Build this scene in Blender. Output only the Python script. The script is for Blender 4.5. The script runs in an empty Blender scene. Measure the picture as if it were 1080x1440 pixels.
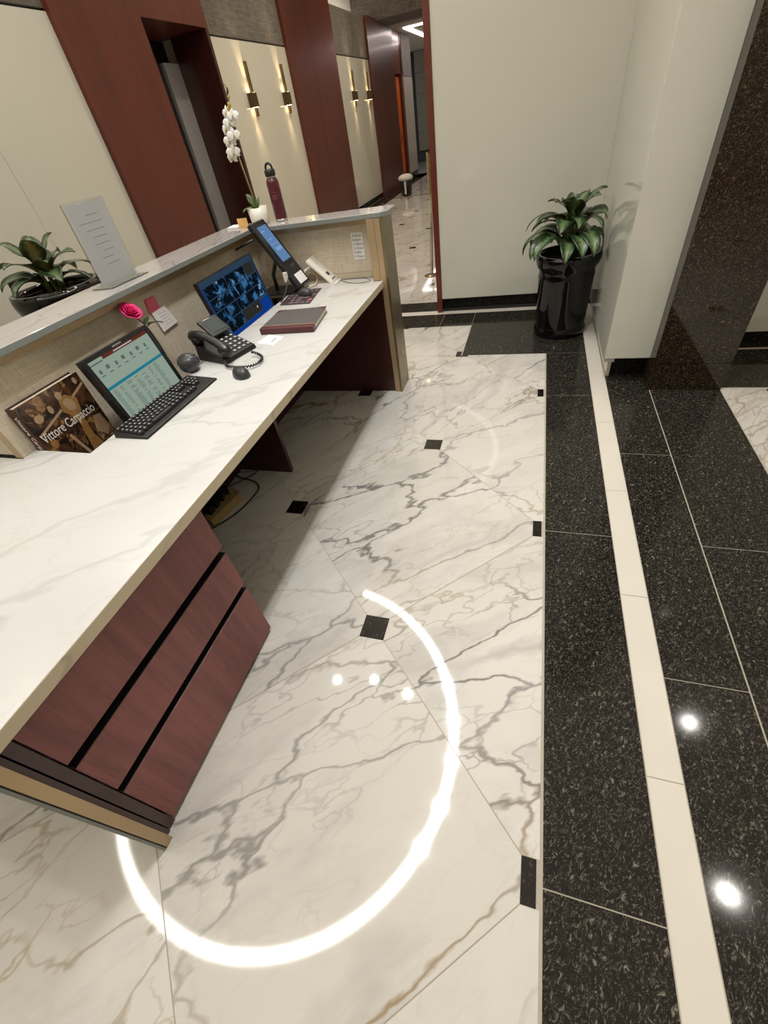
import bpy, math, random
from mathutils import Vector, Matrix, Euler
PI = math.pi
S = bpy.context.scene
COL = S.collection
random.seed(7)

# ---------------------------------------------------------------- materials
class NT:
    def __init__(s, name):
        s.m = bpy.data.materials.new(name); s.m.use_nodes = True
        s.t = s.m.node_tree; s.t.nodes.clear()
        s.out = s.t.nodes.new('ShaderNodeOutputMaterial')
    def n(s, typ, ins=None, **kw):
        nd = s.t.nodes.new(typ)
        for k, v in kw.items(): setattr(nd, k, v)
        for k, v in (ins or {}).items(): s.set(nd.inputs[k], v)
        return nd
    def set(s, sock, v):
        if isinstance(v, bpy.types.NodeSocket): s.t.links.new(v, sock)
        elif isinstance(v, bpy.types.Node): s.t.links.new(v.outputs[0], sock)
        else: sock.default_value = v
    def math(s, op, a, b=0.0, c=0.0, clamp=False):
        return s.n('ShaderNodeMath', {0: a, 1: b, 2: c}, operation=op, use_clamp=clamp).outputs[0]
    def vmath(s, op, a, b=(0, 0, 0)):
        return s.n('ShaderNodeVectorMath', {0: a, 1: b}, operation=op).outputs[0]
    def mix(s, f, a, b, mode='MIX'):
        nd = s.n('ShaderNodeMix', data_type='RGBA', blend_type=mode)
        s.set(nd.inputs[0], f); s.set(nd.inputs[6], a); s.set(nd.inputs[7], b)
        return nd.outputs[2]
    def ramp(s, f, lo, hi, a=0.0, b=1.0):
        return s.n('ShaderNodeMapRange', {0: f, 1: lo, 2: hi, 3: a, 4: b}).outputs[0]
    def noise(s, vec, scale, detail=3, rough=.5, dist=0.0):
        return s.n('ShaderNodeTexNoise', {'Vector': vec, 'Scale': scale, 'Detail': detail, 'Roughness': rough, 'Distortion': dist})
    def obj(s): return s.n('ShaderNodeTexCoord').outputs['Object']
    def mapping(s, v, loc=(0, 0, 0), rot=(0, 0, 0), sc=(1, 1, 1)):
        return s.n('ShaderNodeMapping', {0: v, 1: loc, 2: rot, 3: sc}).outputs[0]
    def bsdf(s, color, rough=.5, metal=0.0, bump=None, bstr=.2, bdist=.002, **ins):
        b = s.n('ShaderNodeBsdfPrincipled')
        s.set(b.inputs['Base Color'], color); s.set(b.inputs['Roughness'], rough); s.set(b.inputs['Metallic'], metal)
        for k, v in ins.items(): s.set(b.inputs[k.replace('_', ' ')], v)
        if bump is not None:
            bp = s.n('ShaderNodeBump', {'Height': bump, 'Strength': bstr, 'Distance': bdist})
            s.set(b.inputs['Normal'], bp.outputs[0])
        s.t.links.new(b.outputs[0], s.out.inputs[0])
        return s.m

def c4(c): return (c[0], c[1], c[2], 1.0)
def srgb(r, g, b):
    f = lambda x: (x/255/12.92) if x/255 <= .04045 else ((x/255+.055)/1.055)**2.4
    return (f(r), f(g), f(b), 1.0)

def plain(name, col, rough=.5, metal=0.0, var=.12, scale=25, **k):
    t = NT(name); o = t.obj()
    nz = t.noise(o, scale, 3)
    dark = tuple(x*(1-var) for x in col[:3])+(1,)
    c = t.mix(nz.outputs[0], dark, c4(col))
    r = t.ramp(t.noise(o, scale*1.7, 2).outputs[0], .3, .7, rough*.88, min(1, rough*1.12))
    return t.bsdf(c, r, metal, **k)

def emit(name, col, strength):
    t = NT(name)
    e = t.n('ShaderNodeEmission', {0: c4(col), 1: strength})
    t.t.links.new(e.outputs[0], t.out.inputs[0]); return t.m

def marble(name, base, vein, gold, scale=1.0, amount=1.0, rough=.045, attr=True, ang=.72, stretch=(1, .42, 1)):
    t = NT(name)
    v = t.obj()
    if attr:
        a = t.n('ShaderNodeAttribute', attribute_name='tile')
        v = t.vmath('ADD', v, a.outputs['Vector'])
        at2 = t.n('ShaderNodeAttribute', attribute_name='turn')
        v = t.n('ShaderNodeVectorRotate', {'Vector': v, 'Angle': at2.outputs['Fac']}, rotation_type='Z_AXIS').outputs[0]
    v = t.mapping(v, rot=(0, 0, ang)); v = t.mapping(v, sc=(scale*stretch[0], scale*stretch[1], scale*stretch[2]))
    w1 = t.noise(v, 1.7, 4, .55).outputs['Color']
    w2 = t.noise(v, 7, 3, .6).outputs['Color']
    d1 = t.n('ShaderNodeVectorMath', {0: w1, 1: (.5, .5, .5)}, operation='SUBTRACT').outputs[0]
    d1 = t.n('ShaderNodeVectorMath', {0: d1, 'Scale': .55}, operation='SCALE').outputs[0]
    d2 = t.n('ShaderNodeVectorMath', {0: w2, 1: (.5, .5, .5)}, operation='SUBTRACT').outputs[0]
    d2 = t.n('ShaderNodeVectorMath', {0: d2, 'Scale': .12}, operation='SCALE').outputs[0]
    w3 = t.noise(v, 24, 2, .6).outputs['Color']
    d3 = t.n('ShaderNodeVectorMath', {0: w3, 1: (.5, .5, .5)}, operation='SUBTRACT').outputs[0]
    d3 = t.n('ShaderNodeVectorMath', {0: d3, 'Scale': .045}, operation='SCALE').outputs[0]
    vw = t.vmath('ADD', t.vmath('ADD', t.vmath('ADD', v, d1), d2), d3)
    def cracks(sc, wid):
        e = t.n('ShaderNodeTexVoronoi', {'Vector': vw, 'Scale': sc}, feature='DISTANCE_TO_EDGE').outputs['Distance']
        return t.ramp(e, 0.0, wid, 1.0, 0.0)
    m1 = t.ramp(t.noise(v, 1.3, 3).outputs[0], .38, .62)
    m2 = t.ramp(t.noise(v, 2.3, 3).outputs[0], .45, .65)
    thin1 = t.math('MULTIPLY', t.ramp(cracks(2.9, .034), .1, .85), t.math('ADD', t.math('MULTIPLY', m1, .7), .25))
    thin2 = t.math('MULTIPLY', t.ramp(cracks(7.0, .042), .1, .9), t.math('ADD', t.math('MULTIPLY', m2, .65), .06))
    broad = t.math('MULTIPLY', t.ramp(cracks(2.0, .13), .3, .9), t.ramp(t.noise(v, 1.9, 4, .6).outputs[0], .42, .66, 0, .85))
    # smoky drifts
    sm = t.ramp(t.noise(vw, 2.6, 7, .66).outputs[0], .5, .72, 0, .5)
    if attr:
        hs = t.n('ShaderNodeTexWhiteNoise', {'Vector': a.outputs['Vector']}, noise_dimensions='3D').outputs[0]
        amt = t.ramp(hs, 0, .6, .45*amount, 1.1*amount)
    else: amt = amount
    cloud = t.noise(v, .9, 3).outputs[0]
    b2 = tuple(x*k for x, k in zip(base[:3], (.90, .89, .86)))+(1,)
    col = t.mix(t.ramp(cloud, .35, .7), c4(base), b2)
    col = t.mix(t.math('MULTIPLY', sm, amt, clamp=True), col, c4(tuple(x*1.25 for x in vein[:3])))
    col = t.mix(t.math('MULTIPLY', broad, t.math('MULTIPLY', amt, .75), clamp=True), col, c4(tuple(x*1.4 for x in vein[:3])))
    gm = t.ramp(t.noise(v, 1.1, 2).outputs[0], .48, .6)
    vc = t.mix(gm, c4(vein), c4(gold))
    dk = tuple(x*.62 for x in vein[:3])+(1,)
    vc2 = t.mix(gm, dk, tuple(x*.8 for x in gold[:3])+(1,))
    col = t.mix(t.math('MULTIPLY', thin1, amt, clamp=True), col, vc2)
    col = t.mix(t.math('MULTIPLY', thin2, amt, clamp=True), col, vc)
    return t.bsdf(col, rough, 0.0)

def granite(name, base, fleck, fleck2, rough=.06, scale=1.0, attr=True, dens=0.0, spec=.5):
    t = NT(name); v = t.obj()
    if attr:
        a = t.n('ShaderNodeAttribute', attribute_name='tile'); v = t.vmath('ADD', v, a.outputs['Vector'])
    v = t.mapping(v, rot=(0, 0, .5)); v = t.mapping(v, sc=(1, .6, 1))
    warp = t.noise(v, 30*scale, 2).outputs['Color']
    vv = t.vmath('ADD', v, t.n('ShaderNodeVectorMath', {0: warp, 'Scale': .03}, operation='SCALE').outputs[0])
    n1 = t.noise(vv, 75*scale, 4, .7).outputs[0]
    f1 = t.ramp(n1, .50-dens, .66-dens)
    n2 = t.noise(vv, 150*scale, 3, .7).outputs[0]
    f2 = t.ramp(n2, .58-dens, .68-dens)
    vo = t.n('ShaderNodeTexVoronoi', {'Vector': vv, 'Scale': 95*scale}).outputs['Color']
    f3 = t.ramp(t.n('ShaderNodeSeparateColor', {0: vo}).outputs[0], .8, .95)
    col = t.mix(f1, c4(base), c4(fleck))
    col = t.mix(t.math('MULTIPLY', f2, .8), col, c4(fleck2))
    col = t.mix(t.math('MULTIPLY', t.math('MULTIPLY', f3, f1), .6), col, c4(tuple(x*1.6 for x in fleck2[:3])))
    return t.bsdf(col, rough, 0.0, Specular_IOR_Level=spec)

def wood(name, c1, c2, axis='Z', rough=.22, scale=1.0, coat=.3, bold=1.0):
    t = NT(name); v = t.obj()
    sc = {'Z': (1, 1, .06), 'Y': (1, .06, 1), 'X': (.06, 1, 1)}[axis]
    v = t.mapping(v, sc=sc)
    a = t.noise(v, 22*scale, 5, .6, .5).outputs[0]
    b = t.noise(v, 110*scale, 3, .6).outputs[0]
    rings = t.n('ShaderNodeTexWave', {'Vector': v, 'Scale': 5*scale, 'Distortion': 7, 'Detail': 3, 'Detail Scale': 1.6}, wave_type='BANDS', bands_direction='DIAGONAL').outputs[1]
    big = t.noise(v, 6*scale, 3, .5, .3).outputs[0]
    f = t.math('ADD', t.math('MULTIPLY', a, .45), t.math('ADD', t.math('MULTIPLY', b, .35), t.math('ADD', t.math('MULTIPLY', big, .3), t.math('MULTIPLY', rings, .06*bold))))
    col = t.mix(t.ramp(f, .35, .85), c4(c1), c4(c2))
    return t.bsdf(col, rough, 0.0, bump=b, bstr=.05, Coat_Weight=coat, Coat_Roughness=.12)

def fabric(name, c1, c2, scale=260, rough=.9, bstr=.4):
    t = NT(name); v = t.obj()
    wx = t.n('ShaderNodeTexNoise', {'Vector': t.mapping(v, sc=(1, 1, .08)), 'Scale': scale, 'Detail': 2}).outputs[0]
    wy = t.n('ShaderNodeTexNoise', {'Vector': t.mapping(v, sc=(.08, .08, 1)), 'Scale': scale, 'Detail': 2}).outputs[0]
    f = t.math('ADD', t.math('MULTIPLY', wx, .5), t.math('MULTIPLY', wy, .5))
    big = t.noise(v, 9, 4).outputs[0]
    col = t.mix(t.ramp(t.math('ADD', f, t.math('MULTIPLY', big, .12)), .42, .68), c4(c1), c4(c2))
    return t.bsdf(col, rough, 0.0, bump=f, bstr=bstr, bdist=.001, Sheen_Weight=.2)

M = {}
M['marble'] = marble('calacatta floor marble', (.615, .60, .565), (.29, .278, .262), (.38, .29, .17), scale=1.15, amount=1.0)
M['counter'] = marble('white counter marble', (.565, .57, .56), (.34, .33, .31), (.38, .32, .23), scale=.8, amount=.34, rough=.22, attr=False, ang=.95, stretch=(1, .4, 1))
M['counter_edge'] = marble('counter edge', (.62, .53, .38), (.40, .33, .24), (.44, .34, .2), scale=1.2, amount=.5, rough=.3, attr=False, ang=.3)
M['ledge'] = marble('grey ledge marble', (.40, .385, .37), (.24, .22, .22), (.30, .28, .26), scale=2.0, amount=.7, rough=.07, attr=False, ang=-.2, stretch=(1, .3, 1))
M['ledge_edge'] = plain('ledge edge', (.22, .235, .22), .15)
M['white_stone'] = plain('cream stone strip', (.66, .625, .56), .06, var=.06, scale=6)
M['granite'] = granite('black granite', (.010, .009, .008), (.038, .033, .026), (.17, .155, .125), dens=.012, rough=.08, spec=.25, scale=1.6)
M['granite_base'] = granite('granite base', (.006, .006, .006), (.016, .015, .014), (.05, .045, .04), attr=False)
M['column'] = granite('brown granite column', (.010, .007, .005), (.042, .025, .013), (.12, .085, .05), attr=False, scale=1.25, dens=.03, rough=.05)
M['inset'] = granite('inset black', (.006, .005, .005), (.012, .009, .008), (.05, .04, .035), rough=.08)
M['grout'] = plain('grout', (.42, .38, .31), .8)
M['glass_wall'] = plain('back painted glass', (.645, .64, .56), .03, var=.03, scale=1.2, Coat_Weight=.2, Coat_Roughness=.01)
M['wood'] = wood('mahogany panel', (.070, .013, .007), (.145, .031, .016), 'Z', rough=.33, scale=.55, coat=.15)
M['wood_trim'] = wood('mahogany trim', (.10, .02, .012), (.16, .035, .02), 'Z', rough=.3, scale=1)
M['wood_dark'] = wood('dark mahogany', (.030, .008, .007), (.06, .014, .012), 'Z', rough=.3, scale=1, coat=.15)
M['wood_drawer'] = wood('stained oak drawer', (.105, .022, .021), (.30, .088, .080), 'Z', rough=.38, scale=1.4, coat=.08, bold=1.6)
M['fabric_dark'] = fabric('dark grey wall fabric', (.055, .048, .040), (.15, .13, .11), 60, bstr=.5)
M['fabric'] = fabric('beige woven fabric', (.50, .43, .32), (.64, .565, .44), 170, bstr=.12)
M['gold'] = plain('brushed gold laminate', (.48, .35, .205), .32, .55, var=.06, scale=60)
M['gold_dark'] = plain('brushed bronze', (.26, .21, .12), .3, .8, var=.02, scale=8)
M['sconce'] = plain('aged brass', (.11, .072, .03), .45, .6, var=.1, scale=60)
M['black_gloss'] = plain('gloss black glaze', (.003, .003, .0035), .04, var=.2, Specular_IOR_Level=.45)
M['black'] = plain('black plastic', (.009, .009, .010), .34)
M['black_key'] = plain('key plastic', (.018, .018, .020), .42)
M['grey_dark'] = plain('dark grey plastic', (.035, .036, .040), .38)
M['legend'] = plain('key legend', (.42, .43, .45), .5)
M['silver'] = plain('silver plastic', (.36, .36, .37), .3, .6)
M['chrome'] = plain('polished steel', (.62, .60, .58), .14, 1.0)
M['white'] = plain('white plastic', (.78, .75, .68), .35, var=.04)
M['paper'] = plain('white paper', (.80, .78, .76), .8, var=.04)
M['ink'] = plain('ink', (.05, .05, .07), .7)
M['ink_pale'] = plain('pale grey print', (.50, .48, .50), .7)
M['soil'] = plain('potting soil', (.02, .014, .01), .95, scale=90)
M['ceiling'] = plain('white ceiling paint', (.80, .78, .74), .8, var=.02, scale=3)
def mat_ceil():
    t = NT('white ceiling with fill glow')
    b = t.n('ShaderNodeBsdfPrincipled'); t.set(b.inputs['Base Color'], (.8, .79, .76, 1)); t.set(b.inputs['Roughness'], .8)
    t.set(b.inputs['Emission Color'], (1, .83, .63, 1)); t.set(b.inputs['Emission Strength'], .39)  # warm glow added as room fill; the ceiling itself is no lamp
    t.t.links.new(b.outputs[0], t.out.inputs[0]); return t.m
M['ceiling_fill'] = mat_ceil()
M['wall_paint'] = plain('cream wall paint', (.66, .62, .54), .6, var=.04, scale=3)
M['tile_wall'] = plain('grey green wall stone', (.27, .26, .19), .25, var=.2, scale=3)
M['door_steel'] = plain('brushed steel door', (.60, .61, .62), .34, .5, var=.15, scale=4)
M['blackvoid'] = plain('black door surround', (.006, .006, .007), .3)
M['pink_paper'] = plain('pink paper', (.85, .16, .26), .7, var=.1)
M['orange_paper'] = plain('amber card', (.80, .48, .17), .6, var=.1)
M['burgundy'] = plain('burgundy powder coat', (.072, .004, .012), .3, var=.1, Coat_Weight=.3)
M['burgundy_mark'] = plain('engraved mark', (.42, .16, .19), .35, .3)
M['maroon'] = plain('maroon leather', (.085, .018, .022), .42, var=.2, scale=120)
M['cloth_grey'] = plain('charcoal book cloth', (.075, .068, .066), .6, var=.2, scale=200)
M['gilt'] = plain('gilt line', (.60, .42, .28), .4, .5)
M['page'] = plain('page edges', (.70, .64, .52), .8, var=.15, scale=200)
M['petal'] = plain('white orchid petal', (.86, .85, .80), .5, var=.06, Subsurface_Weight=.15)
M['orchid_yellow'] = plain('orchid bud', (.60, .42, .06), .5, var=.3)
M['stem'] = plain('green stem', (.10, .12, .035), .5, var=.3)
M['stem_dark'] = plain('dark stem', (.035, .05, .02), .5, var=.3)
M['stake'] = plain('wooden stake', (.30, .21, .09), .6, var=.3)
M['orange_art'] = plain('orange artwork', (.80, .16, .02), .4, var=.2, scale=5)
M['bag'] = plain('thin white bin bag', (.72, .70, .66), .4, var=.1)
M['cable'] = plain('black cable', (.012, .011, .011), .45)
M['beige_box'] = plain('raw wood raceway', (.42, .29, .13), .5, var=.4, scale=20)
M['tan_base'] = plain('beige tray', (.55, .47, .34), .5)
M['bezel'] = plain('monitor bezel', (.014, .014, .016), .25)
M['rose'] = None
M['lamp'] = emit('lamp diffuser', (1.0, .96, .90), 21.0)
M['lamp_dim'] = emit('second lamp diffuser', (1.0, .97, .93), 7.0)
M['lamp_hot'] = emit('downlight lens', (1.0, .97, .93), 60.0)
M['lamp_warm'] = emit('sconce lens', (1.0, .72, .38), 20.0)
M['cove'] = emit('cove strip', (1.0, .95, .88), 9.0)
M['loop'] = emit('corridor loop diffuser', (1.0, .86, .84), 6.0)

def mat_rose():
    t = NT('pink rose petal'); o = t.obj()
    lw = t.n('ShaderNodeLayerWeight', {0: .35}).outputs[1]
    c = t.mix(t.noise(o, 60, 3).outputs[0], (.55, .004, .09, 1), (.85, .02, .22, 1))
    return t.bsdf(c, .55, Subsurface_Weight=.1)
M['rose'] = mat_rose()
def mat_leaf(name, edge, mid, mult=1.0):
    t = NT(name)
    a = t.n('ShaderNodeAttribute', attribute_name='leafuv').outputs['Vector']
    s = t.n('ShaderNodeSeparateXYZ', {0: a})
    o = t.obj()
    nz = t.noise(o, 45, 4, .65).outputs[0]
    ab = t.math('ABSOLUTE', s.outputs[0])
    f = t.math('ADD', ab, t.math('MULTIPLY', t.math('SUBTRACT', nz, .5), 1.5))
    k = t.ramp(f, .25, .62)
    c = t.mix(k, c4(mid), c4(edge))
    rib = t.ramp(ab, .02, .07, .55, 0)
    c = t.mix(rib, c, (.22, .30, .12, 1))
    vein = t.n('ShaderNodeTexWave', {'Vector': a, 'Scale': 3.5, 'Distortion': 1.2}, wave_type='BANDS', bands_direction='Y').outputs[1]
    return t.bsdf(c, .3, bump=vein, bstr=.15, bdist=.002, Coat_Weight=.2, Subsurface_Weight=.05)
M['leaf'] = mat_leaf('variegated leaf', (.012, .040, .012), (.12, .19, .085))
M['leaf_plain'] = mat_leaf('orchid leaf', (.03, .09, .02), (.05, .12, .03))
M['leaf_rose'] = mat_leaf('rose leaf', (.02, .045, .018), (.04, .08, .04))

def mat_bookcover():
    t = NT('dark figure painting cover'); v = t.obj()
    n1 = t.noise(v, 11, 5, .6, 1.2).outputs[0]
    n2 = t.noise(v, 26, 4, .6, .6).outputs[0]
    n3 = t.noise(v, 7, 2).outputs[0]
    c = t.mix(t.ramp(n1, .45, .62), (.014, .009, .007, 1), (.12, .05, .02, 1))
    c = t.mix(t.ramp(n2, .54, .66), c, (.36, .19, .08, 1))
    c = t.mix(t.math('MULTIPLY', t.ramp(n3, .55, .66), t.ramp(n2, .5, .6)), c, (.52, .36, .20, 1))
    return t.bsdf(c, .3, Coat_Weight=.3)
M['cover'] = mat_bookcover()
M['fig'] = plain('painted ochre figure', (.42, .22, .07), .35, var=.55, scale=40)
M['fig_pale'] = plain('painted pale figure', (.50, .33, .20), .35, var=.4, scale=40)
M['spine'] = plain('dark red spine', (.055, .008, .008), .35, var=.3)
M['scr_pale'] = emit('pale screen', (.33, .42, .34), .62)
M['scr_teal'] = emit('teal bar', (.02, .20, .28), .7)
M['scr_red'] = emit('red ribbon', (.12, .03, .02), .7)
M['scr_grey'] = emit('screen text', (.12, .17, .15), .6)
M['scr_blue'] = emit('deep blue screen', (.004, .035, .22), .8)
M['scr_slate'] = emit('slate screen', (.022, .045, .08), .8)
M['scr_white'] = emit('title', (.5, .5, .5), .8)
def mat_cctv():
    t = NT('camera feed'); v = t.obj()
    n1 = t.noise(v, 19, 3, .6, .6).outputs[0]; n2 = t.noise(v, 12, 3).outputs[0]
    c = t.mix(t.ramp(n1, .5, .64), (.004, .008, .014, 1), (.05, .20, .46, 1))
    c = t.mix(t.math('MULTIPLY', t.ramp(n2, .52, .66), t.ramp(n1, .5, .6)), c, (.22, .46, .75, 1))
    e = t.n('ShaderNodeEmission', {0: c, 1: .55}); t.t.links.new(e.outputs[0], t.out.inputs[0]); return t.m
M['cctv'] = mat_cctv()
M['cctv_dark'] = emit('dark camera feed', (.03, .03, .025), .6)
M['scr_phone'] = emit('blue phone screen', (.12, .23, .42), .75)
M['scr_phone2'] = emit('phone icons', (.20, .34, .55), .8)
M['lcd'] = plain('grey green lcd', (.045, .06, .055), .15)
M['pad'] = plain('printed mouse mat', (.04, .025, .03), .6, var=.5, scale=70)
M['pad2'] = plain('mat print', (.20, .13, .15), .6, var=.5, scale=120)
M['pad_red'] = plain('mat red print', (.45, .10, .12), .6)
M['speckle'] = granite('speckled plastic', (.015, .015, .017), (.06, .06, .07), (.5, .5, .55), rough=.2, attr=False, scale=2.0)
def mat_acr():
    t = NT('clear acrylic')
    return t.bsdf((.93, .96, .95, 1), .04, Transmission_Weight=1.0, IOR=1.3)
M['acrylic'] = mat_acr()
M['paper_sheet'] = plain('lilac white paper', (.86, .81, .84), .7, var=.03)

# ---------------------------------------------------------------- geometry
def rotz(a): return Matrix.Rotation(a, 3, 'Z')
class MB:
    def __init__(s): s.v = []; s.f = []; s.m = []; s.sm = []; s.uv = None
    def add(s, vs, fs, mi=0, smooth=False):
        o = len(s.v); s.v += [Vector(p) for p in vs]
        for f in fs: s.f.append([i+o for i in f]); s.m.append(mi); s.sm.append(smooth)
        return s
    def box(s, lo, hi, mi=0, rot=None, org=None):
        x0, y0, z0 = lo; x1, y1, z1 = hi
        vs = [(x0,y0,z0),(x1,y0,z0),(x1,y1,z0),(x0,y1,z0),(x0,y0,z1),(x1,y0,z1),(x1,y1,z1),(x0,y1,z1)]
        if rot is not None:
            o = Vector(org) if org is not None else (Vector(lo)+Vector(hi))/2
            vs = [rot @ (Vector(p)-o)+o for p in vs]
        return s.add(vs, [(0,3,2,1),(4,5,6,7),(0,1,5,4),(1,2,6,5),(2,3,7,6),(3,0,4,7)], mi)
    def hexa(s, b, t, mi=0):   # 4 bottom pts, 4 top pts
        return s.add(list(b)+list(t), [(0,3,2,1),(4,5,6,7),(0,1,5,4),(1,2,6,5),(2,3,7,6),(3,0,4,7)], mi)
    def prism(s, pts, z0, z1, mi=0):
        n = len(pts)
        vs = [(p[0], p[1], z0) for p in pts]+[(p[0], p[1], z1) for p in pts]
        fs = [tuple(range(n))[::-1], tuple(range(n, 2*n))]+[(i, (i+1) % n, n+(i+1) % n, n+i) for i in range(n)]
        return s.add(vs, fs, mi)
    def quad(s, a, b, c, d, mi=0): return s.add([a, b, c, d], [(0, 1, 2, 3)], mi)
    def lathe(s, prof, c=(0, 0, 0), n=40, mi=0, smooth=True, cap=True):
        vs = []; fs = []
        for r, z in prof:
            for k in range(n):
                a = 2*PI*k/n; vs.append((c[0]+r*math.cos(a), c[1]+r*math.sin(a), c[2]+z))
        for j in range(len(prof)-1):
            for k in range(n):
                fs.append((j*n+k, j*n+(k+1) % n, (j+1)*n+(k+1) % n, (j+1)*n+k))
        s.add(vs, fs, mi, smooth)
        if cap:
            o = len(s.v)-len(vs)
            s.f.append([o+i for i in range(n)][::-1]); s.m.append(mi); s.sm.append(False)
            s.f.append([o+(len(prof)-1)*n+i for i in range(n)]); s.m.append(mi); s.sm.append(False)
        return s
    def tube(s, pts, r, n=8, mi=0, closed=False):
        pts = [Vector(p) for p in pts]; L = len(pts); rs = r if isinstance(r, (list, tuple)) else [r]*L
        vs = []; fs = []; up = None
        for i, p in enumerate(pts):
            if closed: d = pts[(i+1) % L]-pts[i-1]
            else: d = pts[min(i+1, L-1)]-pts[max(i-1, 0)]
            d.normalize()
            if up is None:
                up = Vector((0, 0, 1)) if abs(d.z) < .9 else Vector((1, 0, 0))
            a = d.cross(up); a.normalize(); b = a.cross(d); b.normalize(); up = b
            for k in range(n):
                t = 2*PI*k/n; vs.append(p+(a*math.cos(t)+b*math.sin(t))*rs[i])
        for i in range(L if closed else L-1):
            j = (i+1) % L
            for k in range(n): fs.append((i*n+k, i*n+(k+1) % n, j*n+(k+1) % n, j*n+k))
        if not closed: fs += [tuple(range(n))[::-1], tuple(range((L-1)*n, L*n))]
        return s.add(vs, fs, mi, True)
    def ell(s, c, r, mi=0, nu=16, nv=10, rot=None):
        vs = [];fs = []
        for j in range(nv+1):
            ph = PI*j/nv
            for k in range(nu):
                th = 2*PI*k/nu
                p = Vector((r[0]*math.sin(ph)*math.cos(th), r[1]*math.sin(ph)*math.sin(th), r[2]*math.cos(ph)))
                if rot is not None: p = rot @ p
                vs.append(Vector(c)+p)
        for j in range(nv):
            for k in range(nu): fs.append((j*nu+k, (j+1)*nu+k, (j+1)*nu+(k+1) % nu, j*nu+(k+1) % nu))
        return s.add(vs, fs, mi, True)
    def build(s, name, mats, parent=None, world=True, label=None, bevel=0, origin=None, seg=2):
        """world=True: verts are world coords; convert to parent's space"""
        me = bpy.data.meshes.new(name)
        vs = s.v
        off = Vector((0, 0, 0))
        if parent is None and origin != 'world':
            if origin is not None: off = Vector(origin)
            else:
                xs = [v.x for v in vs]; ys = [v.y for v in vs]; zs = [v.z for v in vs]
                off = Vector(((min(xs)+max(xs))/2, (min(ys)+max(ys))/2, min(zs)))
            vs = [v-off for v in vs]
        elif parent is not None and world:
            mw = WM[parent.name].inverted(); vs = [mw @ v for v in vs]
        me.from_pydata([tuple(v) for v in vs], [], s.f)
        if not isinstance(mats, (list, tuple)): mats = [mats]
        for m in mats: me.materials.append(M[m] if isinstance(m, str) else m)
        me.polygons.foreach_set('material_index', s.m); me.polygons.foreach_set('use_smooth', s.sm)
        if s.uv:
            at = me.attributes.new('leafuv', 'FLOAT_VECTOR', 'POINT')
            at.data.foreach_set('vector', [c for u in s.uv for c in u])
        me.validate(); me.update()
        o = bpy.data.objects.new(name, me); COL.objects.link(o)
        if parent is not None: o.parent = parent; WM[o.name] = WM[parent.name].copy()
        else: o.location = off; WM[o.name] = Matrix.Translation(off)
        if bevel:
            b = o.modifiers.new('bevel', 'BEVEL'); b.width = bevel; b.segments = seg; b.limit_method = 'ANGLE'
        if label: o['label'] = label
        return o
WM = {}
def empty(name, loc, rz=0.0, label=None, cat=None, group=None, mat=None):
    o = bpy.data.objects.new(name, None); COL.objects.link(o); o.empty_display_size = .1
    m = mat if mat is not None else Matrix.Translation(loc) @ Matrix.Rotation(rz, 4, 'Z')
    o.matrix_world = m; WM[o.name] = m.copy()
    if label: tag(o, label, cat, group)
    return o
def tag(o, label, cat, group=None):
    o['label'] = label; o['category'] = cat
    if group: o['group'] = group
    return o
def struct(o, label=None):
    o['kind'] = 'structure'
    if label: o['label'] = label
    return o
def text(body, size, mat, name, parent, mtx, depth=.0004, label=None, align='LEFT'):
    cu = bpy.data.curves.new('t', 'FONT'); cu.body = body; cu.size = size; cu.extrude = depth; cu.align_x = align
    to = bpy.data.objects.new('t', cu); COL.objects.link(to)
    dg = bpy.context.evaluated_depsgraph_get(); dg.update()
    me = bpy.data.meshes.new_from_object(to.evaluated_get(dg))
    bpy.data.objects.remove(to, do_unlink=True)
    me.name = name
    me.materials.clear(); me.materials.append(M[mat])
    me.transform(WM[parent.name].inverted() @ mtx)
    o = bpy.data.objects.new(name, me); COL.objects.link(o); o.parent = parent; WM[o.name] = WM[parent.name].copy()
    if label: o['label'] = label
    return o
def frame(o, ex, ey):
    """4x4 with origin o, x axis ex, y axis ey (orthogonalised)"""
    ex = Vector(ex).normalized(); ey = Vector(ey); ey = (ey-ex*ey.dot(ex)).normalized(); ez = ex.cross(ey)
    m = Matrix.Identity(4)
    for i in range(3): m[i][0] = ex[i]; m[i][1] = ey[i]; m[i][2] = ez[i]; m[i][3] = o[i]
    return m

# ---------------------------------------------------------------- camera (principal point at the centre, f = 589.84 px)
H = 1.49
pa, pb, pg, fpx = 0.74333029, 0.19335023, -0.40283141, 589.84
fw = Vector((math.sin(pg)*math.cos(pa), math.cos(pg)*math.cos(pa), -math.sin(pa)))
ri = Vector((math.cos(pg), -math.sin(pg), 0)); dn = fw.cross(ri)
r_ = ri*math.cos(pb)+dn*math.sin(pb); d_ = dn*math.cos(pb)-ri*math.sin(pb)
cam = bpy.data.cameras.new('camera'); co = bpy.data.objects.new('camera', cam); COL.objects.link(co)
mm = Matrix.Identity(4)
for i in range(3): mm[i][0] = r_[i]; mm[i][1] = -d_[i]; mm[i][2] = -fw[i]
mm[2][3] = H
co.matrix_world = mm
cam.sensor_fit = 'VERTICAL'; cam.sensor_height = 36.0; cam.lens = fpx/1440*36.0
cam.clip_start = .02; cam.clip_end = 200
S.camera = co

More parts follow.
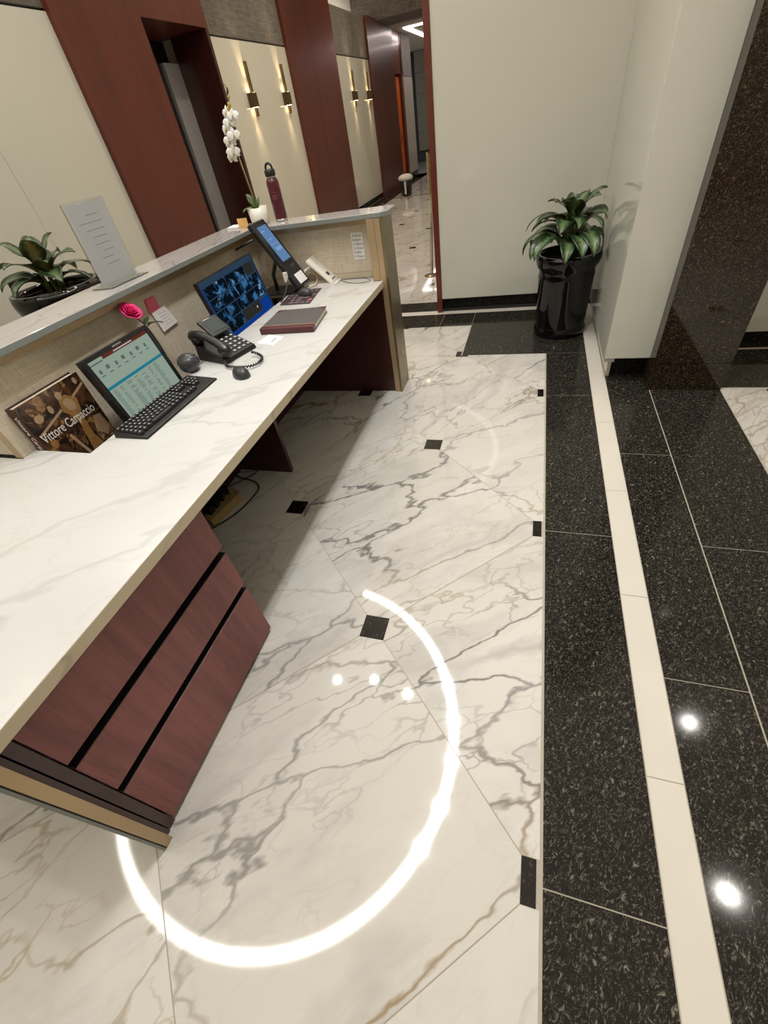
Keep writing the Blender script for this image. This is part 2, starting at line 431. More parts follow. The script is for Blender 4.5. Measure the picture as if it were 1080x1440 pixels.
# ---------------------------------------------------------------- floor
def clip(poly, a, b, c):          # keep a*x+b*y<=c
    out = []
    for i in range(len(poly)):
        p, q = poly[i], poly[(i+1) % len(poly)]
        dp, dq = a*p[0]+b*p[1]-c, a*q[0]+b*q[1]-c
        if dp <= 0: out.append(p)
        if (dp < 0 < dq) or (dq < 0 < dp):
            t = dp/(dp-dq); out.append((p[0]+(q[0]-p[0])*t, p[1]+(q[1]-p[1])*t))
    return out
def clipr(poly, x0, x1, y0, y1):
    for a, b, c in ((-1, 0, -x0), (1, 0, x1), (0, -1, -y0), (0, 1, y1)):
        if len(poly) > 2: poly = clip(poly, a, b, c)
    return poly
def area(p): return abs(sum(p[i][0]*p[(i+1) % len(p)][1]-p[(i+1) % len(p)][0]*p[i][1] for i in range(len(p))))/2
FV, FF, FM, FT, FR = [], [], [], [], []
def ftile(poly, mi, off, turn=0.0):
    if len(poly) < 3 or area(poly) < 2e-4: return
    o = len(FV); FV.extend([(p[0], p[1], 0) for p in poly]); FF.append(list(range(o, o+len(poly))))
    FM.append(mi); FT.append(off); FR.append(turn)
rnd = random.Random(3)
G = .0015
XL, XR, YN, YF = -6.5, 4.4, -3.2, 22.4
marbles = [(-6.5, .155, YN, 3.38), (-6.5, -.49, 3.38, 4.02), (-3.52, -.85, 4.72, 12.7), (-3.52, -.85, 12.78, YF), (1.16, XR, YN, 2.83), (-6.5, -3.52, 16.5, YF)]
marbles[0] = (-3.52, .155, YN, 3.38); marbles[1] = (-3.52, -.49, 3.38, 4.02)
P0 = (-.49, .825); h = .645
for i in range(-16, 12):
    for j in range(-10, 36):
        cx, cy = P0[0]+h*i, P0[1]+h*j
        off = (rnd.uniform(-40, 40), rnd.uniform(-40, 40), rnd.uniform(-9, 9)); turn = rnd.uniform(-.35, .35)
        if (i+j) % 2 == 0:
            base = [(cx-.05, cy-.05), (cx+.05, cy-.05), (cx+.05, cy+.05), (cx-.05, cy+.05)]; mi = 1
        else:
            e = h-G*1.4; base = [(cx-e, cy), (cx, cy-e), (cx+e, cy), (cx, cy+e)]
            base = clipr(base, cx-.594, cx+.594, cy-.594, cy+.594); mi = 0
        for (x0, x1, y0, y1) in marbles:
            gx1 = x1-(.004 if abs(x1-.155) < 1e-6 else G)
            if mi == 1:       # keep the small insets just inside the border strip
                b2 = [(min(p[0], gx1-.008), p[1]) for p in base]
                ftile(clipr(b2, x0+G, gx1, y0+G, y1-G), mi, off, turn)
            else:
                ftile(clipr(base, x0+G, gx1, y0+G, y1-G), mi, off, turn)
def frect(x0, x1, y0, y1, mi, ysplit=(), g=G):
    ys = [y0]+[y for y in sorted(ysplit) if y0 < y < y1]+[y1]
    for a, b in zip(ys[:-1], ys[1:]):
        off = (rnd.uniform(-40, 40), rnd.uniform(-40, 40), rnd.uniform(-9, 9))
        ftile([(x0+g, a+g), (x1-g, a+g), (x1-g, b-g), (x0+g, b-g)], mi, off, 0)
def frectx(x0, x1, y0, y1, mi, xs=()):
    xs = [x0]+[x for x in sorted(xs) if x0 < x < x1]+[x1]
    for a, b in zip(xs[:-1], xs[1:]): frect(a, b, y0, y1, mi)
frect(.158, .440, YN, 3.38, 2, [-2.4, -1.1, .175, 1.462, 2.726])
frect(.440, .536, YN, 4.445, 3, [-2.0, -1.35, -.7, -.15, .502, 1.148, 1.783, 2.407, 3.05, 3.7])
frect(.536, .777, YN, 3.03, 2, [-1.7, -.45, .822, 2.097])
frect(.779, 1.16, YN, 2.80, 2, [-2.3, -1.1, .17, 1.454])
frect(-.49, .440, 3.38, 4.343, 2, [], G)
frectx(-3.52, -.49, 4.02, 4.343, 2, (-2.6, -1.7, -.79))
frectx(-3.52, .440, 4.343, 4.445, 3, (-3, -2.4, -1.8, -1.16, -.82, -.22))
frectx(-3.52, -.5, 4.445, 4.72, 2, (-2.6, -1.7, -.85))
frect(-3.9, -3.52, YN, 17.6, 2, [0, 1.3, 2.6, 3.9, 5.2, 6.5, 7.8, 9.1, 10.4, 11.7, 13, 14.3, 15.6])
frectx(-3.52, -.85, 12.7, 12.78, 2)
frect(.777, 1.16, 2.80, 3.03, 2); frectx(1.16, XR, 2.83, 3.37, 2, (2.0, 3.0))
frect(-3.9, 0, -4.5, YN, 2); 
fl = bpy.data.meshes.new('floor')
o = len(FV); FV += [(-6.5, -4.6, -.0012), (4.5, -4.6, -.0012), (4.5, 22.5, -.0012), (-6.5, 22.5, -.0012), (-6.5, -4.6, -.1), (4.5, -4.6, -.1), (4.5, 22.5, -.1), (-6.5, 22.5, -.1)]
for f in ((0, 1, 2, 3), (7, 6, 5, 4), (0, 4, 5, 1), (1, 5, 6, 2), (2, 6, 7, 3), (3, 7, 4, 0)):
    FF.append([o+k for k in f]); FM.append(4); FT.append((0, 0, 0)); FR.append(0)
fl.from_pydata(FV, [], FF)
for k in ('marble', 'inset', 'granite', 'white_stone', 'grout'): fl.materials.append(M[k])
fl.polygons.foreach_set('material_index', FM)
fl.attributes.new('tile', 'FLOAT_VECTOR', 'FACE').data.foreach_set('vector', [c for t in FT for c in t])
fl.attributes.new('turn', 'FLOAT', 'FACE').data.foreach_set('value', FR)
fo = bpy.data.objects.new('floor', fl); COL.objects.link(fo); struct(fo, 'polished veined white marble floor with black insets and granite bands')

# ---------------------------------------------------------------- room shell
CZ = 4.2
def sbox(name, lo, hi, mat, label=None, parent=None, bevel=0):
    o = MB().box(lo, hi).build(name, mat, parent, origin='world', label=label, bevel=bevel)
    if parent is None: WM[o.name] = Matrix.Identity(4); struct(o)
    return o
def root(name, label=None):
    return None
sbox('ceiling', (-6.5, -4.6, CZ), (4.5, 14.0, CZ+.1), 'ceiling_fill', 'high white ceiling with added fill glow')
# header fabric bulkhead, then the lower ceiling of the inner corridor
sbox('ceiling_bulkhead', (-6.5, 14.0, 3.13), (-.7, 15.15, CZ+.1), 'fabric_dark', 'dark grey fabric bulkhead across the corridor')
sbox('ceiling_corridor', (-6.5, 15.15, 3.11), (-.7, 22.5, 3.25), M['wall_paint'], 'cream lower ceiling of the inner corridor')

XW = -3.9
wl = sbox('wall_left', (XW-.72, -4.6, 0), (XW-.62, 17.6, CZ), 'blackvoid', 'long left wall of wood, glass and fabric panels')
def lp(name, lo, hi, mat, label=None, bevel=0): return sbox(name, lo, hi, mat, label, wl, bevel)
D = .62
def glass_run(y0, y1, seams):
    ys = [y0]+list(seams)+[y1]
    for a, b in zip(ys[:-1], ys[1:]):
        lp('glass_panel', (XW-.05, a+.0015, .11), (XW, b-.0015, 2.50), 'glass_wall', 'pale back-painted glass panel')
    lp('base', (XW-.05, y0, 0), (XW-.012, y1, .108), 'granite_base', 'black granite base')
    lp('reveal', (XW-.06, y0, 2.503), (XW-.05, y1, 2.52), 'black')
    lp('fabric_panel', (XW-.05, y0, 2.52), (XW-.005, y1, 3.14), 'fabric_dark', 'dark grey fabric panel')
    lp('core', (XW-D, y0, 0), (XW-.06, y1, 3.14), 'wall_paint')
glass_run(-4.5, 4.32, (-2.6, -.7, 1.3, 3.24))
glass_run(6.66, 8.83, ())
glass_run(11.0, 13.2, ())
def wood_run(y0, y1, seams, z1=3.16, xp=XW+.045):
    ys = [y0]+list(seams)+[y1]
    for a, b in zip(ys[:-1], ys[1:]):
        lp('wood_panel', (XW-D, a+.0015, .0), (xp, b-.0015, z1), 'wood', 'dark red mahogany panel')
wood_run(4.32, 5.46, ()); wood_run(8.83, 11.0, (9.8,)); wood_run(13.2, 15.4, (14.25,))
# doorway recess with its steel door
lp('wood_panel', (XW-D, 5.4615, 2.55), (XW+.045, 6.66, 3.16), 'wood', 'mahogany panel above the doorway')
lp('jamb', (XW-.46, 6.60, 0), (XW+.045, 6.658, 2.55), 'wood_dark', 'dark mahogany far jamb')
sbox('door_1', (XW-.60, 6.30, 0), (XW-.46, 6.60, 2.34), 'door_steel', 'narrow brushed steel door in the dark recess')
sbox('trim_door', (XW-.60, 5.47, 0), (XW-.50, 6.295, 2.5), 'blackvoid', 'black door surround')
# end of the left wall
lp('wood_panel', (XW-D, 15.4, 0), (XW-.02, 15.56, 3.1), 'wood_trim'); lp('wood_panel', (XW-D, 15.56, 2.33), (XW-.02, 16.42, 3.1), 'wood_trim')
lp('wood_panel', (XW-D, 15.56, 0), (XW-.12, 16.42, 2.33), 'wood_dark'); lp('wood_panel', (XW-D, 16.32, 0), (XW-.02, 16.52, 3.1), 'wood_trim')
lp('glass_panel', (XW-D, 16.52, .14), (XW, 17.6, 2.28), 'glass_wall'); lp('base', (XW-D, 16.52, 0), (XW-.012, 17.6, .138), 'granite_base')
lp('fabric_panel', (XW-D, 16.52, 2.29), (XW-.005, 17.6, 3.1), 'fabric_dark')
for zz, rr in ((2.0, .05), (1.05, .06)):
    o = MB().ell((XW+.002, 16.9, zz), (.004, rr, rr*1.6)).build('sticker', 'pink_paper', wl)
# cove above the panels
sbox('wall_cove', (XW-.60, -4.6, 3.18), (XW-.50, 14.0, CZ), 'ceiling', 'white cove above the fabric panels')
# end wall of the corridor
we = sbox('wall_end', (-6.5, 22.0, 0), (-.7, 22.1, 3.2), 'blackvoid', 'grey green stone wall closing the corridor')
for k, z in enumerate((.35, .9, 1.45, 2.0, 2.55)):
    sbox('stone_course', (-4.75, 21.96, z+.004), (-.9, 22.0, min(3.1, z+.546)), 'tile_wall', None, we)
sbox('base', (-4.9, 21.95, 0), (-.9, 22.0, .33), 'granite_base', None, we)
# far wall block behind the plant (continues as the right side of the corridor)
wf = sbox('wall_far', (-.83, 4.44, 0), (.6, 14.0, CZ), 'wall_paint', 'wall block behind the planter')
sbox('glass_panel', (-.822, 4.40, .125), (.4935, 4.44, CZ), 'glass_wall', 'large pale glass panel', wf)
sbox('trim_corner', (-.872, 4.392, .0), (-.824, 4.47, CZ), 'wood_trim', 'mahogany corner trim')
sbox('baseboard_far', (-.822, 4.425, 0), (.5375, 4.44, .12), 'granite_base', 'black granite base below the far glass')
sbox('wall_corridor', (-.86, 14.0, 0), (-.7, 21.95, 3.11), 'wall_paint', 'right corridor wall')
# side wall / pillar
wr = sbox('wall_right', (.56, 3.06, 0), (.756, 4.44, CZ), 'wall_paint', 'glass clad pillar beside the planter')
sbox('glass_panel', (.494, 2.93, .13), (.56, 4.40, CZ), 'glass_wall', 'side glass panel of the pillar', wr)
sbox('glass_panel', (.4945, 2.905, .165), (.756, 2.93, CZ), 'glass_wall', 'front glass panel of the pillar', wr)
sbox('base_return', (.538, 3.0, 0), (.5595, 4.40, .1295), 'glass_wall', None, wr)
sbox('pillar_core', (.56, 2.93, .165), (.7565, 3.06, CZ), 'wall_paint', None, wr)
sbox('baseboard_right', (.5605, 3.022, 0), (.756, 3.06, .164), 'granite_base', 'black granite base of the pillar')
wc = sbox('wall_column', (.757, 2.80, 0), (1.16, 3.37, .168), 'column', 'polished brown black granite column')
sbox('shaft', (.757, 2.80, .171), (1.16, 3.37, CZ), 'column', None, wc)
wn = sbox('wall_niche', (1.16, 3.42, 0), (4.4, 3.5, CZ), 'wall_paint', 'pale wall beyond the column')
sbox('glass_panel', (1.16, 3.38, .115), (4.4, 3.42, CZ), 'glass_wall', None, wn)
sbox('baseboard_niche', (1.16, 3.395, 0), (4.4, 3.42, .114), 'granite_base', 'black base beyond the column')
sbox('wall_side', (4.4, -4.6, 0), (4.5, 3.5, CZ), 'glass_wall', 'pale wall on the right')
sbox('wall_back', (-6.5, -4.7, 0), (4.5, -4.6, CZ), 'glass_wall', 'pale wall behind the viewer')

# ---------------------------------------------------------------- reception desk
YE = 2.79
ctop, cth = .76, .038
XF = -.885; XT = -1.485; XB = -1.765
c = MB()
c.prism([(XF, .03), (XF, 2.774), (-.948, 2.774), (-.948, 2.871), (-1.764, 2.871), (-1.764, 2.71), (XT, 2.71), (XT, .902), (XB, .902), (XB, .845), (-2.6, .845), (-2.6, .03)], ctop-cth, ctop)
counter = c.build('worktop', 'counter', None, origin=(0, 0, 0))
counter.data.materials.append(M['counter_edge'])
for p in counter.data.polygons:
    if abs(p.normal.z) < .5: p.material_index = 1
b = counter.modifiers.new('bevel', 'BEVEL'); b.width = .0025; b.segments = 2; b.limit_method = 'ANGLE'
tag(counter, 'long white veined marble worktop of the reception desk', 'worktop')
# cable trough behind the worktop
t = MB()
t.box((XB-.02, .902, .59), (XT, 2.71, .605)).box((XT-.012, .902, .605), (XT, 2.71, .721))
tr = t.build('cable_trough', 'grey_dark'); tag(tr, 'sunken cable trough between worktop and fabric partition', 'trough')

# partition
pt = empty('desk_partition', (XB-.06, 1.9, 0), label='low partition of beige woven fabric with gold trim behind the worktop', cat='partition')
MB().box((XB-.02, .85, .605), (XB, 2.90, 1.052)).build('fabric_panel', 'fabric', pt)
MB().box((-2.6, .852, .77), (XB-.035, .872, 1.052)).build('fabric_panel', 'fabric', pt)
MB().box((XB, 2.88, .795), (-.948, 2.90, 1.052)).build('fabric_panel', 'fabric', pt)
MB().box((-1.76, 2.872, .761), (-.948, 2.90, .794)).build('kick_strip', 'tan_base', pt, label='sandy strip at the foot of the fabric')
MB().box((XB-.035, .846, .761), (XB-.0005, .868, 1.085)).build('corner_trim', 'gold', pt, bevel=.002)
MB().box((XB-.03, .87, 1.053), (XB+.02, 2.90, 1.085)).build('top_rail', 'gold', pt)
MB().box((XB+.02, 2.845, 1.053), (-.948, 2.90, 1.085)).build('top_rail', 'gold', pt)
MB().box((-2.6, .85, 1.053), (XB-.036, .90, 1.085)).build('top_rail', 'gold', pt)
MB().box((-1.86, .88, .0), (XB-.03, 2.98, 1.085)).build('core', 'wood_dark', pt)
MB().box((XB-.03, 2.901, .0), (-.95, 2.975, 1.085)).build('core', 'wood_dark', pt)

# ledge
L_ = MB().prism([(-1.70, .84), (-1.70, 2.775), (-.852, 2.775), (-.815, 2.81), (-.815, 2.965), (-.845, 2.998), (-1.985, 2.998), (-1.985, 1.10), (-2.7, 1.10), (-2.7, .84)], 1.087, 1.112)
ledge = L_.build('transaction_ledge', 'ledge', None, origin=(0, 0, 0))
ledge.data.materials.append(M['ledge_edge'])
for p in ledge.data.polygons:
    if abs(p.normal.z) < .5: p.material_index = 1
b = ledge.modifiers.new('bevel', 'BEVEL'); b.width = .003; b.segments = 2; b.limit_method = 'ANGLE'
tag(ledge, 'grey marble transaction ledge on top of the fabric partition', 'ledge')

# end panels
def end_panel(y0, y1, label, zt=1.085, near=False):
    e = empty('end_panel', ((-1.3), (y0+y1)/2, 0), label=label, cat='panel')
    if near:
        MB().box((-2.6, y0+.01, .0), (-.918, y1, ctop-cth-.002)).build('panel', 'wood_dark', e)
        MB().box((-.918, y0+.012, .0), (-.900, y1-.012, ctop-cth-.002)).build('edge_trim', 'gold', e, bevel=.001)
        MB().box((-2.6, y0+.002, .0), (-.902, y0+.009, ctop-cth-.002)).build('cladding', 'ledge_edge', e)
    else:
        MB().box((-1.67, y0+.012, .0), (-.90, y1, ctop-cth-.002)).build('panel', 'wood_dark', e)
        MB().box((-.898, y0, 0), (-.863, y1+.09, zt)).build('edge_trim', 'gold', e, bevel=.001)
        MB().box((-.946, y0, ctop+.002), (-.899, y1+.09, zt)).build('upright', 'gold', e, bevel=.001)
        MB().box((-.862, y0+.0, 0), (-.846, 2.985, zt)).build('side_plate', 'gold_dark', e, bevel=.001)
    return e
end_panel(2.775, 2.86, 'far end panel of the desk with tall gold edge beside the open floor')
end_panel(-.022, .028, 'near end panel of the desk with gold edge beside the drawers', near=True)
o = MB().box((-1.69, .76, 0), (-1.665, 2.785, .585)).build('modesty_panel', 'wood_dark'); tag(o, 'dark mahogany back panel under the worktop', 'panel')
o = MB().box((-1.66, 1.765, 0), (-1.305, 1.79, .585)).box((-1.47, 1.765, .585), (-1.305, 1.79, ctop-cth-.002)).build('support_panel', 'wood_dark'); tag(o, 'dark mahogany upright standing under the middle of the worktop', 'panel')

# drawer cabinet
cb = empty('drawer_cabinet', (-1.25, .39, 0), label='three-drawer mahogany pedestal under the near end of the worktop', cat='cabinet')
k = MB()
k.box((-1.66, .032, .0), (-.945, .052, .72)).box((-1.66, .715, .0), (-.945, .735, .72)).box((-1.66, .052, .0), (-1.64, .715, .72))
k.box((-1.64, .052, .0), (-.96, .715, .02)).box((-1.64, .052, .06), (-.965, .715, .70))
k.box((-.945, .032, 0), (-.921, .056, .72))
k.build('body', 'wood_dark', cb)
for z0, z1 in ((.522, .693), (.322, .493), (.018, .293)):
    d = MB().box((-.944, .060, z0), (-.920, .735, z1)).build('drawer', 'wood_drawer', cb, bevel=.0015)
    MB().box((-.962, .062, z1+.0003), (-.9475, .733, z1+.026)).box((-.9475, .062, z1+.0003), (-.9208, .733, z1+.002)).build('finger_pull', 'black', d, label='dark finger pull groove')

# ---------------------------------------------------------------- monitors
def mon_frame(bc, tc, wdir):          # bottom centre, top centre, width direction -> frame with x=width, y=up, z=out
    return frame(bc, wdir, Vector(tc)-Vector(bc))
def local(mb, mtx):
    mb.v = [mtx @ v for v in mb.v]; return mb
# monitor with the office window
F1 = mon_frame((-1.548, 1.352, .700), (-1.61, 1.352, .982), (0.012, 1, 0))
base1 = (-1.66, 1.36, .606)
m1 = empty('computer_monitor', base1, label='small squarish black monitor showing a pale list window, beside the large book', cat='monitor')
W, Hh = .372, .292
fr = MB(); bz = .017
fr.box((-W/2, 0, -.035), (W/2, Hh, -.002))
fr.box((-W/2, 0, -.002), (W/2, bz*1.6, .006)).box((-W/2, Hh-bz, -.002), (W/2, Hh, .006)).box((-W/2, bz*1.6, -.002), (-W/2+bz, Hh-bz, .006)).box((W/2-bz, bz*1.6, -.002), (W/2, Hh-bz, .006))
local(fr, F1).build('bezel', 'bezel', m1, bevel=.002)
sc = MB(); x0, x1, y0, y1 = -W/2+bz, W/2-bz, bz*1.6, Hh-bz
e_ = .0
def R(mb, a, b, c_, d, z, mi): mb.add([(a, c_, z), (b, c_, z), (b, d, z), (a, d, z)], [(0, 1, 2, 3)], mi)
R(sc, x0, x1, y0, y1, -.001, 0)
sw, sh = x1-x0, y1-y0
def U(u): return x0+u*sw
def V(v): return y1-v*sh
R(sc, U(.22), U(1), V(.055), V(.0), 0, 2); R(sc, U(.40), U(.72), V(.035), V(.02), .0004, 4)
R(sc, U(0), U(.2), V(.07), V(.05), .0, 3)
R(sc, U(0), U(1), V(.475), V(.43), 0, 1)
rr = random.Random(5)
for a in range(7):
    u = .05+a*.13
    R(sc, U(u), U(u+.05), V(.20), V(.14), .0, 3) if a % 2 else R(sc, U(u+.01), U(u+.045), V(.22), V(.16), .0, 3)
    R(sc, U(u), U(u+.06), V(.265), V(.25), .0, 3)
for rw in range(17):
    vv = .51+rw*.028
    for cl, (a, ln) in enumerate(((.04, .07), (.16, .05), (.28, .10), (.42, .07), (.54, .09), (.68, .05), (.78, .08))):
        if rr.random() < .88: R(sc, U(a), U(a+ln*rr.uniform(.6, 1)), V(vv+.010), V(vv), .0, 3)
local(sc, F1).build('screen', ['scr_pale', 'scr_teal', 'scr_red', 'scr_grey', 'scr_white'], m1, label='lit pale green list window with teal bar')
st = MB().box((-.03, .03, -.075), (.03, .15, -.036)); local(st, F1)
st.lathe([(.0, 0), (.10, 0), (.10, .008), (.02, .02), (.02, .10)], (-1.63, 1.36, .606), 32)
st.build('stand', 'black', m1)
lg = MB().box((-.03, Hh-.012, .0062), (.02, Hh-.006, .0068)); local(lg, F1).build('logo', 'silver', m1, label='small silver logo bar')

# monitor with the camera feeds
F2 = mon_frame((-1.498, 2.18, .738), (-1.559, 2.182, 1.037), (-0.01, 1, .008))
m2 = empty('computer_monitor', (-1.65, 2.19, .606), label='wide monitor tiled with blue security camera pictures', cat='monitor')
W, Hh, bz = .548, .312, .007
fr = MB(); fr.box((-W/2, 0, -.022), (W/2, Hh, -.002))
fr.box((-W/2, Hh-bz, -.002), (W/2, Hh, .003)).box((-W/2, bz*2, -.002), (-W/2+bz, Hh-bz, .003)).box((W/2-bz, bz*2, -.002), (W/2, Hh-bz, .003))
local(fr, F2).build('bezel', 'bezel', m2, bevel=.0015)
bb = MB().box((-W/2, 0, -.002), (W/2, bz*2, .005)); local(bb, F2).build('bottom_strip', 'silver', m2, label='silver bottom strip', bevel=.001)
sc = MB(); x0, x1, y0, y1 = -W/2+bz, W/2-bz, bz*2, Hh-bz; sw, sh = x1-x0, y1-y0
R(sc, x0, x1, y0, y1, -.001, 0)
R(sc, U(0), U(1), V(.085), V(0), 0, 1)
R(sc, U(.02), U(.99), V(.755), V(.085), 0, 1); R(sc, U(.02), U(.78), V(.93), V(.755), 0, 1)
for rw in range(4):
    for cl in range(5):
        if rw == 3 and cl > 3: continue
        a = .03+cl*.19; v0 = .10+rw*.208
        mi = 3 if (rw, cl) in ((3, 2), (3, 3), (0, 4)) else 2
        R(sc, U(a), U(a+.182), V(v0+.19), V(v0), .0005, mi)
R(sc, U(.69), U(.71), V(.84), V(.80), .001, 4)
local(sc, F2).build('screen', ['scr_blue', 'scr_slate', 'cctv', 'cctv_dark', 'scr_white'], m2, label='lit screen of blue camera feeds')
st = MB().box((-.035, .02, -.06), (.035, .14, -.0225)); local(st, F2)
st.box((-1.70, 2.08, .606), (-1.50, 2.30, .616)).box((-1.62, 2.16, .616), (-1.595, 2.22, .80))
st.build('stand', 'black', m2)

# ---------------------------------------------------------------- keyboard
kf = frame((-1.373, 1.236, .7605), (.012, 1, 0), (-1, .02, 0))
kb = empty('keyboard', (0, 0, 0), label='black full-size computer keyboard lying in front of the pale screen', cat='keyboard', mat=kf)
def lb(mb, name, mat, parent, **k): return mb.build(name, mat, parent, world=False, **k)
kc = MB()
kw, kd = .475, .158
kc.hexa([(-kw/2, -kd/2, 0), (kw/2, -kd/2, 0), (kw/2, kd/2, 0), (-kw/2, kd/2, 0)], [(-kw/2+.004, -kd/2+.004, .008), (kw/2-.004, -kd/2+.004, .008), (kw/2-.004, kd/2-.003, .022), (-kw/2+.004, kd/2-.003, .022)])
lb(kc, 'case', 'black', kb, bevel=.003)
rows = [(14, .060, .0), (15, .038, 0), (14, .019, 0), (13, 0.0, 0), (12, -.019, 0), (8, -.038, 0)]
nkey = 0
keyme = {}
def add_key(cx, cy, w):
    global nkey
    if nkey >= 99: return
    wk = round(w, 4)
    if wk not in keyme:
        q = MB(); d = .0165
        q.hexa([(-w/2, -d/2, 0), (w/2, -d/2, 0), (w/2, d/2, 0), (-w/2, d/2, 0)], [(-w/2+.002, -d/2+.002, .007), (w/2-.002, -d/2+.002, .007), (w/2-.002, d/2-.0015, .007), (-w/2+.002, d/2-.0015, .007)])
        if w < .04: q.box((-.004, -.001, .007), (.001, .004, .0074), 1)
        ob = lb(q, 'key', ['black_key', 'legend'], kb); keyme[wk] = ob
    else:
        ob = keyme[wk].copy(); COL.objects.link(ob); ob.parent = kb
    sl = math.atan2(.014, kd)
    ob.location = (cx, cy, .0085+(cy+kd/2)*.014/kd+.002); ob.rotation_euler = (sl, 0, 0); nkey += 1
for n_, cy, _ in rows:
    L0, L1 = -kw/2+.012, .072
    if n_ == 8:
        ws = [.021, .021, .021, .115, .021, .021, .021, .021]
    else:
        ws = [(L1-L0)/n_-.0022]*n_
    g_ = (L1-L0-sum(ws))/(len(ws)-1) if len(ws) > 1 else 0
    x = L0
    for w in ws: add_key(x+w/2, cy, w); x += w+g_
for i in range(3):
    for cy in (.060, .038, .019): add_key(.088+i*.019, cy, .0165)
for i in range(3): add_key(.088+i*.019, -.038, .0165)
for i in range(4):
    for cy in (.038, .019, 0, -.019): add_key(.155+i*.0195, cy, .0165)

# ---------------------------------------------------------------- big art book
bk = empty('book', (-1.735, 1.05, .606), label='large hardback art book with dark painted cover and white title, standing against the fabric', cat='book')
BF = frame((-1.708, .905, .607), (.0, 1, 0), (-.02, 0, 1))   # x=width, y=up, z=out of the cover
bw, bh, bt = .295, .325, .042
q = MB().box((0, 0, -.003), (bw, bh, 0)); local(q, BF); q.build('front_cover', 'cover', bk, bevel=.0006)
q = MB().box((0, 0, -bt), (bw, bh, -bt+.003)); local(q, BF); q.build('back_cover', 'spine', bk)
q = MB().box((-.001, 0, -bt), (.003, bh, 0)); local(q, BF); q.build('spine', 'spine', bk, bevel=.001)
q = MB().box((.003, .005, -bt+.003), (bw-.005, bh-.006, -.003)); local(q, BF); q.build('page_block', 'page', bk, label='white page edges')
q = MB()
def blob(mb, pts, z, mi=0): mb.add([(a*bw, b_*bh, z) for a, b_ in pts], [tuple(range(len(pts)))], mi)
bp = MB()
def ellp(cx, cy, rx, ry, a=0, n=12): return [(cx+rx*math.cos(t)*math.cos(a)-ry*math.sin(t)*math.sin(a), cy+rx*math.cos(t)*math.sin(a)+ry*math.sin(t)*math.cos(a)) for t in [2*PI*i/n for i in range(n)]]
blob(bp, [(.52, .05), (.60, .5), (.54, .68), (.62, .72), (.70, .55), (.68, .3), (.75, .05)], .0006, 0)
blob(bp, [(.50, .70), (.54, .84), (.66, .86), (.78, .76), (.74, .62), (.60, .60)], .0005, 0)
blob(bp, ellp(.58, .88, .045, .05), .0009, 1); blob(bp, ellp(.64, .74, .07, .09, .5), .0009, 1)
blob(bp, [(.74, .30), (.82, .48), (.94, .46), (.97, .25), (.86, .18)], .0008, 1); blob(bp, ellp(.77, .45, .035, .04), .001, 0)
blob(bp, [(.05, .63), (.50, .75), (.50, .72), (.05, .60)], .0007, 1)
blob(bp, [(.72, .80), (.98, .88), (.98, .85), (.73, .77)], .0007, 1)
blob(bp, ellp(.18, .78, .06, .05), .0007, 1); blob(bp, ellp(.38, .80, .035, .05), .0007, 1); blob(bp, ellp(.90, .93, .03, .04), .0007, 1)
blob(bp, [(.36, .45), (.40, .46), (.50, .12), (.46, .10)], .0007, 1)
blob(bp, ellp(.14, .47, .05, .06), .0007, 0)
local(bp, BF); bp.build('cover_picture', ['fig', 'fig_pale'], bk, label='generic painted figures on the cover')
text('Vittore Carpaccio', .052, 'paper', 'title_text', bk, BF @ Matrix.Translation((.012, .170, .0014)) @ Matrix.Scale(.68, 4, (1, 0, 0)), label='white title lettering')
text('Vittore Carpaccio', .027, 'paper', 'spine_text', bk, BF @ frame((-.0015, bh-.03, -.028), (0, -1, 0), (0, 0, 1)), label='white spine lettering')

# ---------------------------------------------------------------- desk phone
ph = empty('desk_phone', (-1.40, 1.735, .7605), rz=-.30, label='black office desk phone with corded handset and small grey display', cat='phone')
# local: +x towards the user, +y to the right hand side
q = MB(); q.hexa([(-.10, -.10, 0), (.105, -.10, 0), (.105, .105, 0), (-.10, .105, 0)], [(-.095, -.095, .075), (.10, -.095, .022), (.10, .10, .022), (-.095, .10, .075)])
lb(q, 'body', 'black', ph, bevel=.006)
q = MB(); q.box((-.055, -.01, 0), (.055, .105, .014)); rt = Matrix.Rotation(-.95, 3, 'Y'); q.v = [Matrix.Rotation(.62, 3, 'Y') @ v+Vector((-.095, 0, .105)) for v in q.v]
sd = lb(q, 'display_panel', 'black', ph, bevel=.004)
q = MB(); q.box((-.038, .008, .0142), (.036, .088, .0152)); q.v = [Matrix.Rotation(.62, 3, 'Y') @ v+Vector((-.095, 0, .105)) for v in q.v]
q.build('display', 'lcd', sd, world=False, label='grey green display')
q = MB(); q.box((-.048, .02, .0142), (-.044, .06, .0150)); q.v = [Matrix.Rotation(.62, 3, 'Y') @ v+Vector((-.095, 0, .105)) for v in q.v]
q.build('logo', 'legend', sd, world=False)
kk = None
for a in range(5):
    for b_ in range(4):
        if kk is None:
            q = MB().box((-.0085, -.010, 0), (.0085, .010, .006)).box((-.005, -.006, .006), (.005, .006, .0066), 1); kk = lb(q, 'button', ['grey_dark', 'legend'], ph, bevel=.0015)
            ob = kk
        else: ob = kk.copy(); COL.objects.link(ob); ob.parent = ph
        xx = -.035+a*.028; ob.location = (xx, -.008+b_*.030, .0715-(xx+.095)*.272); ob.rotation_euler = (0, .265, 0)
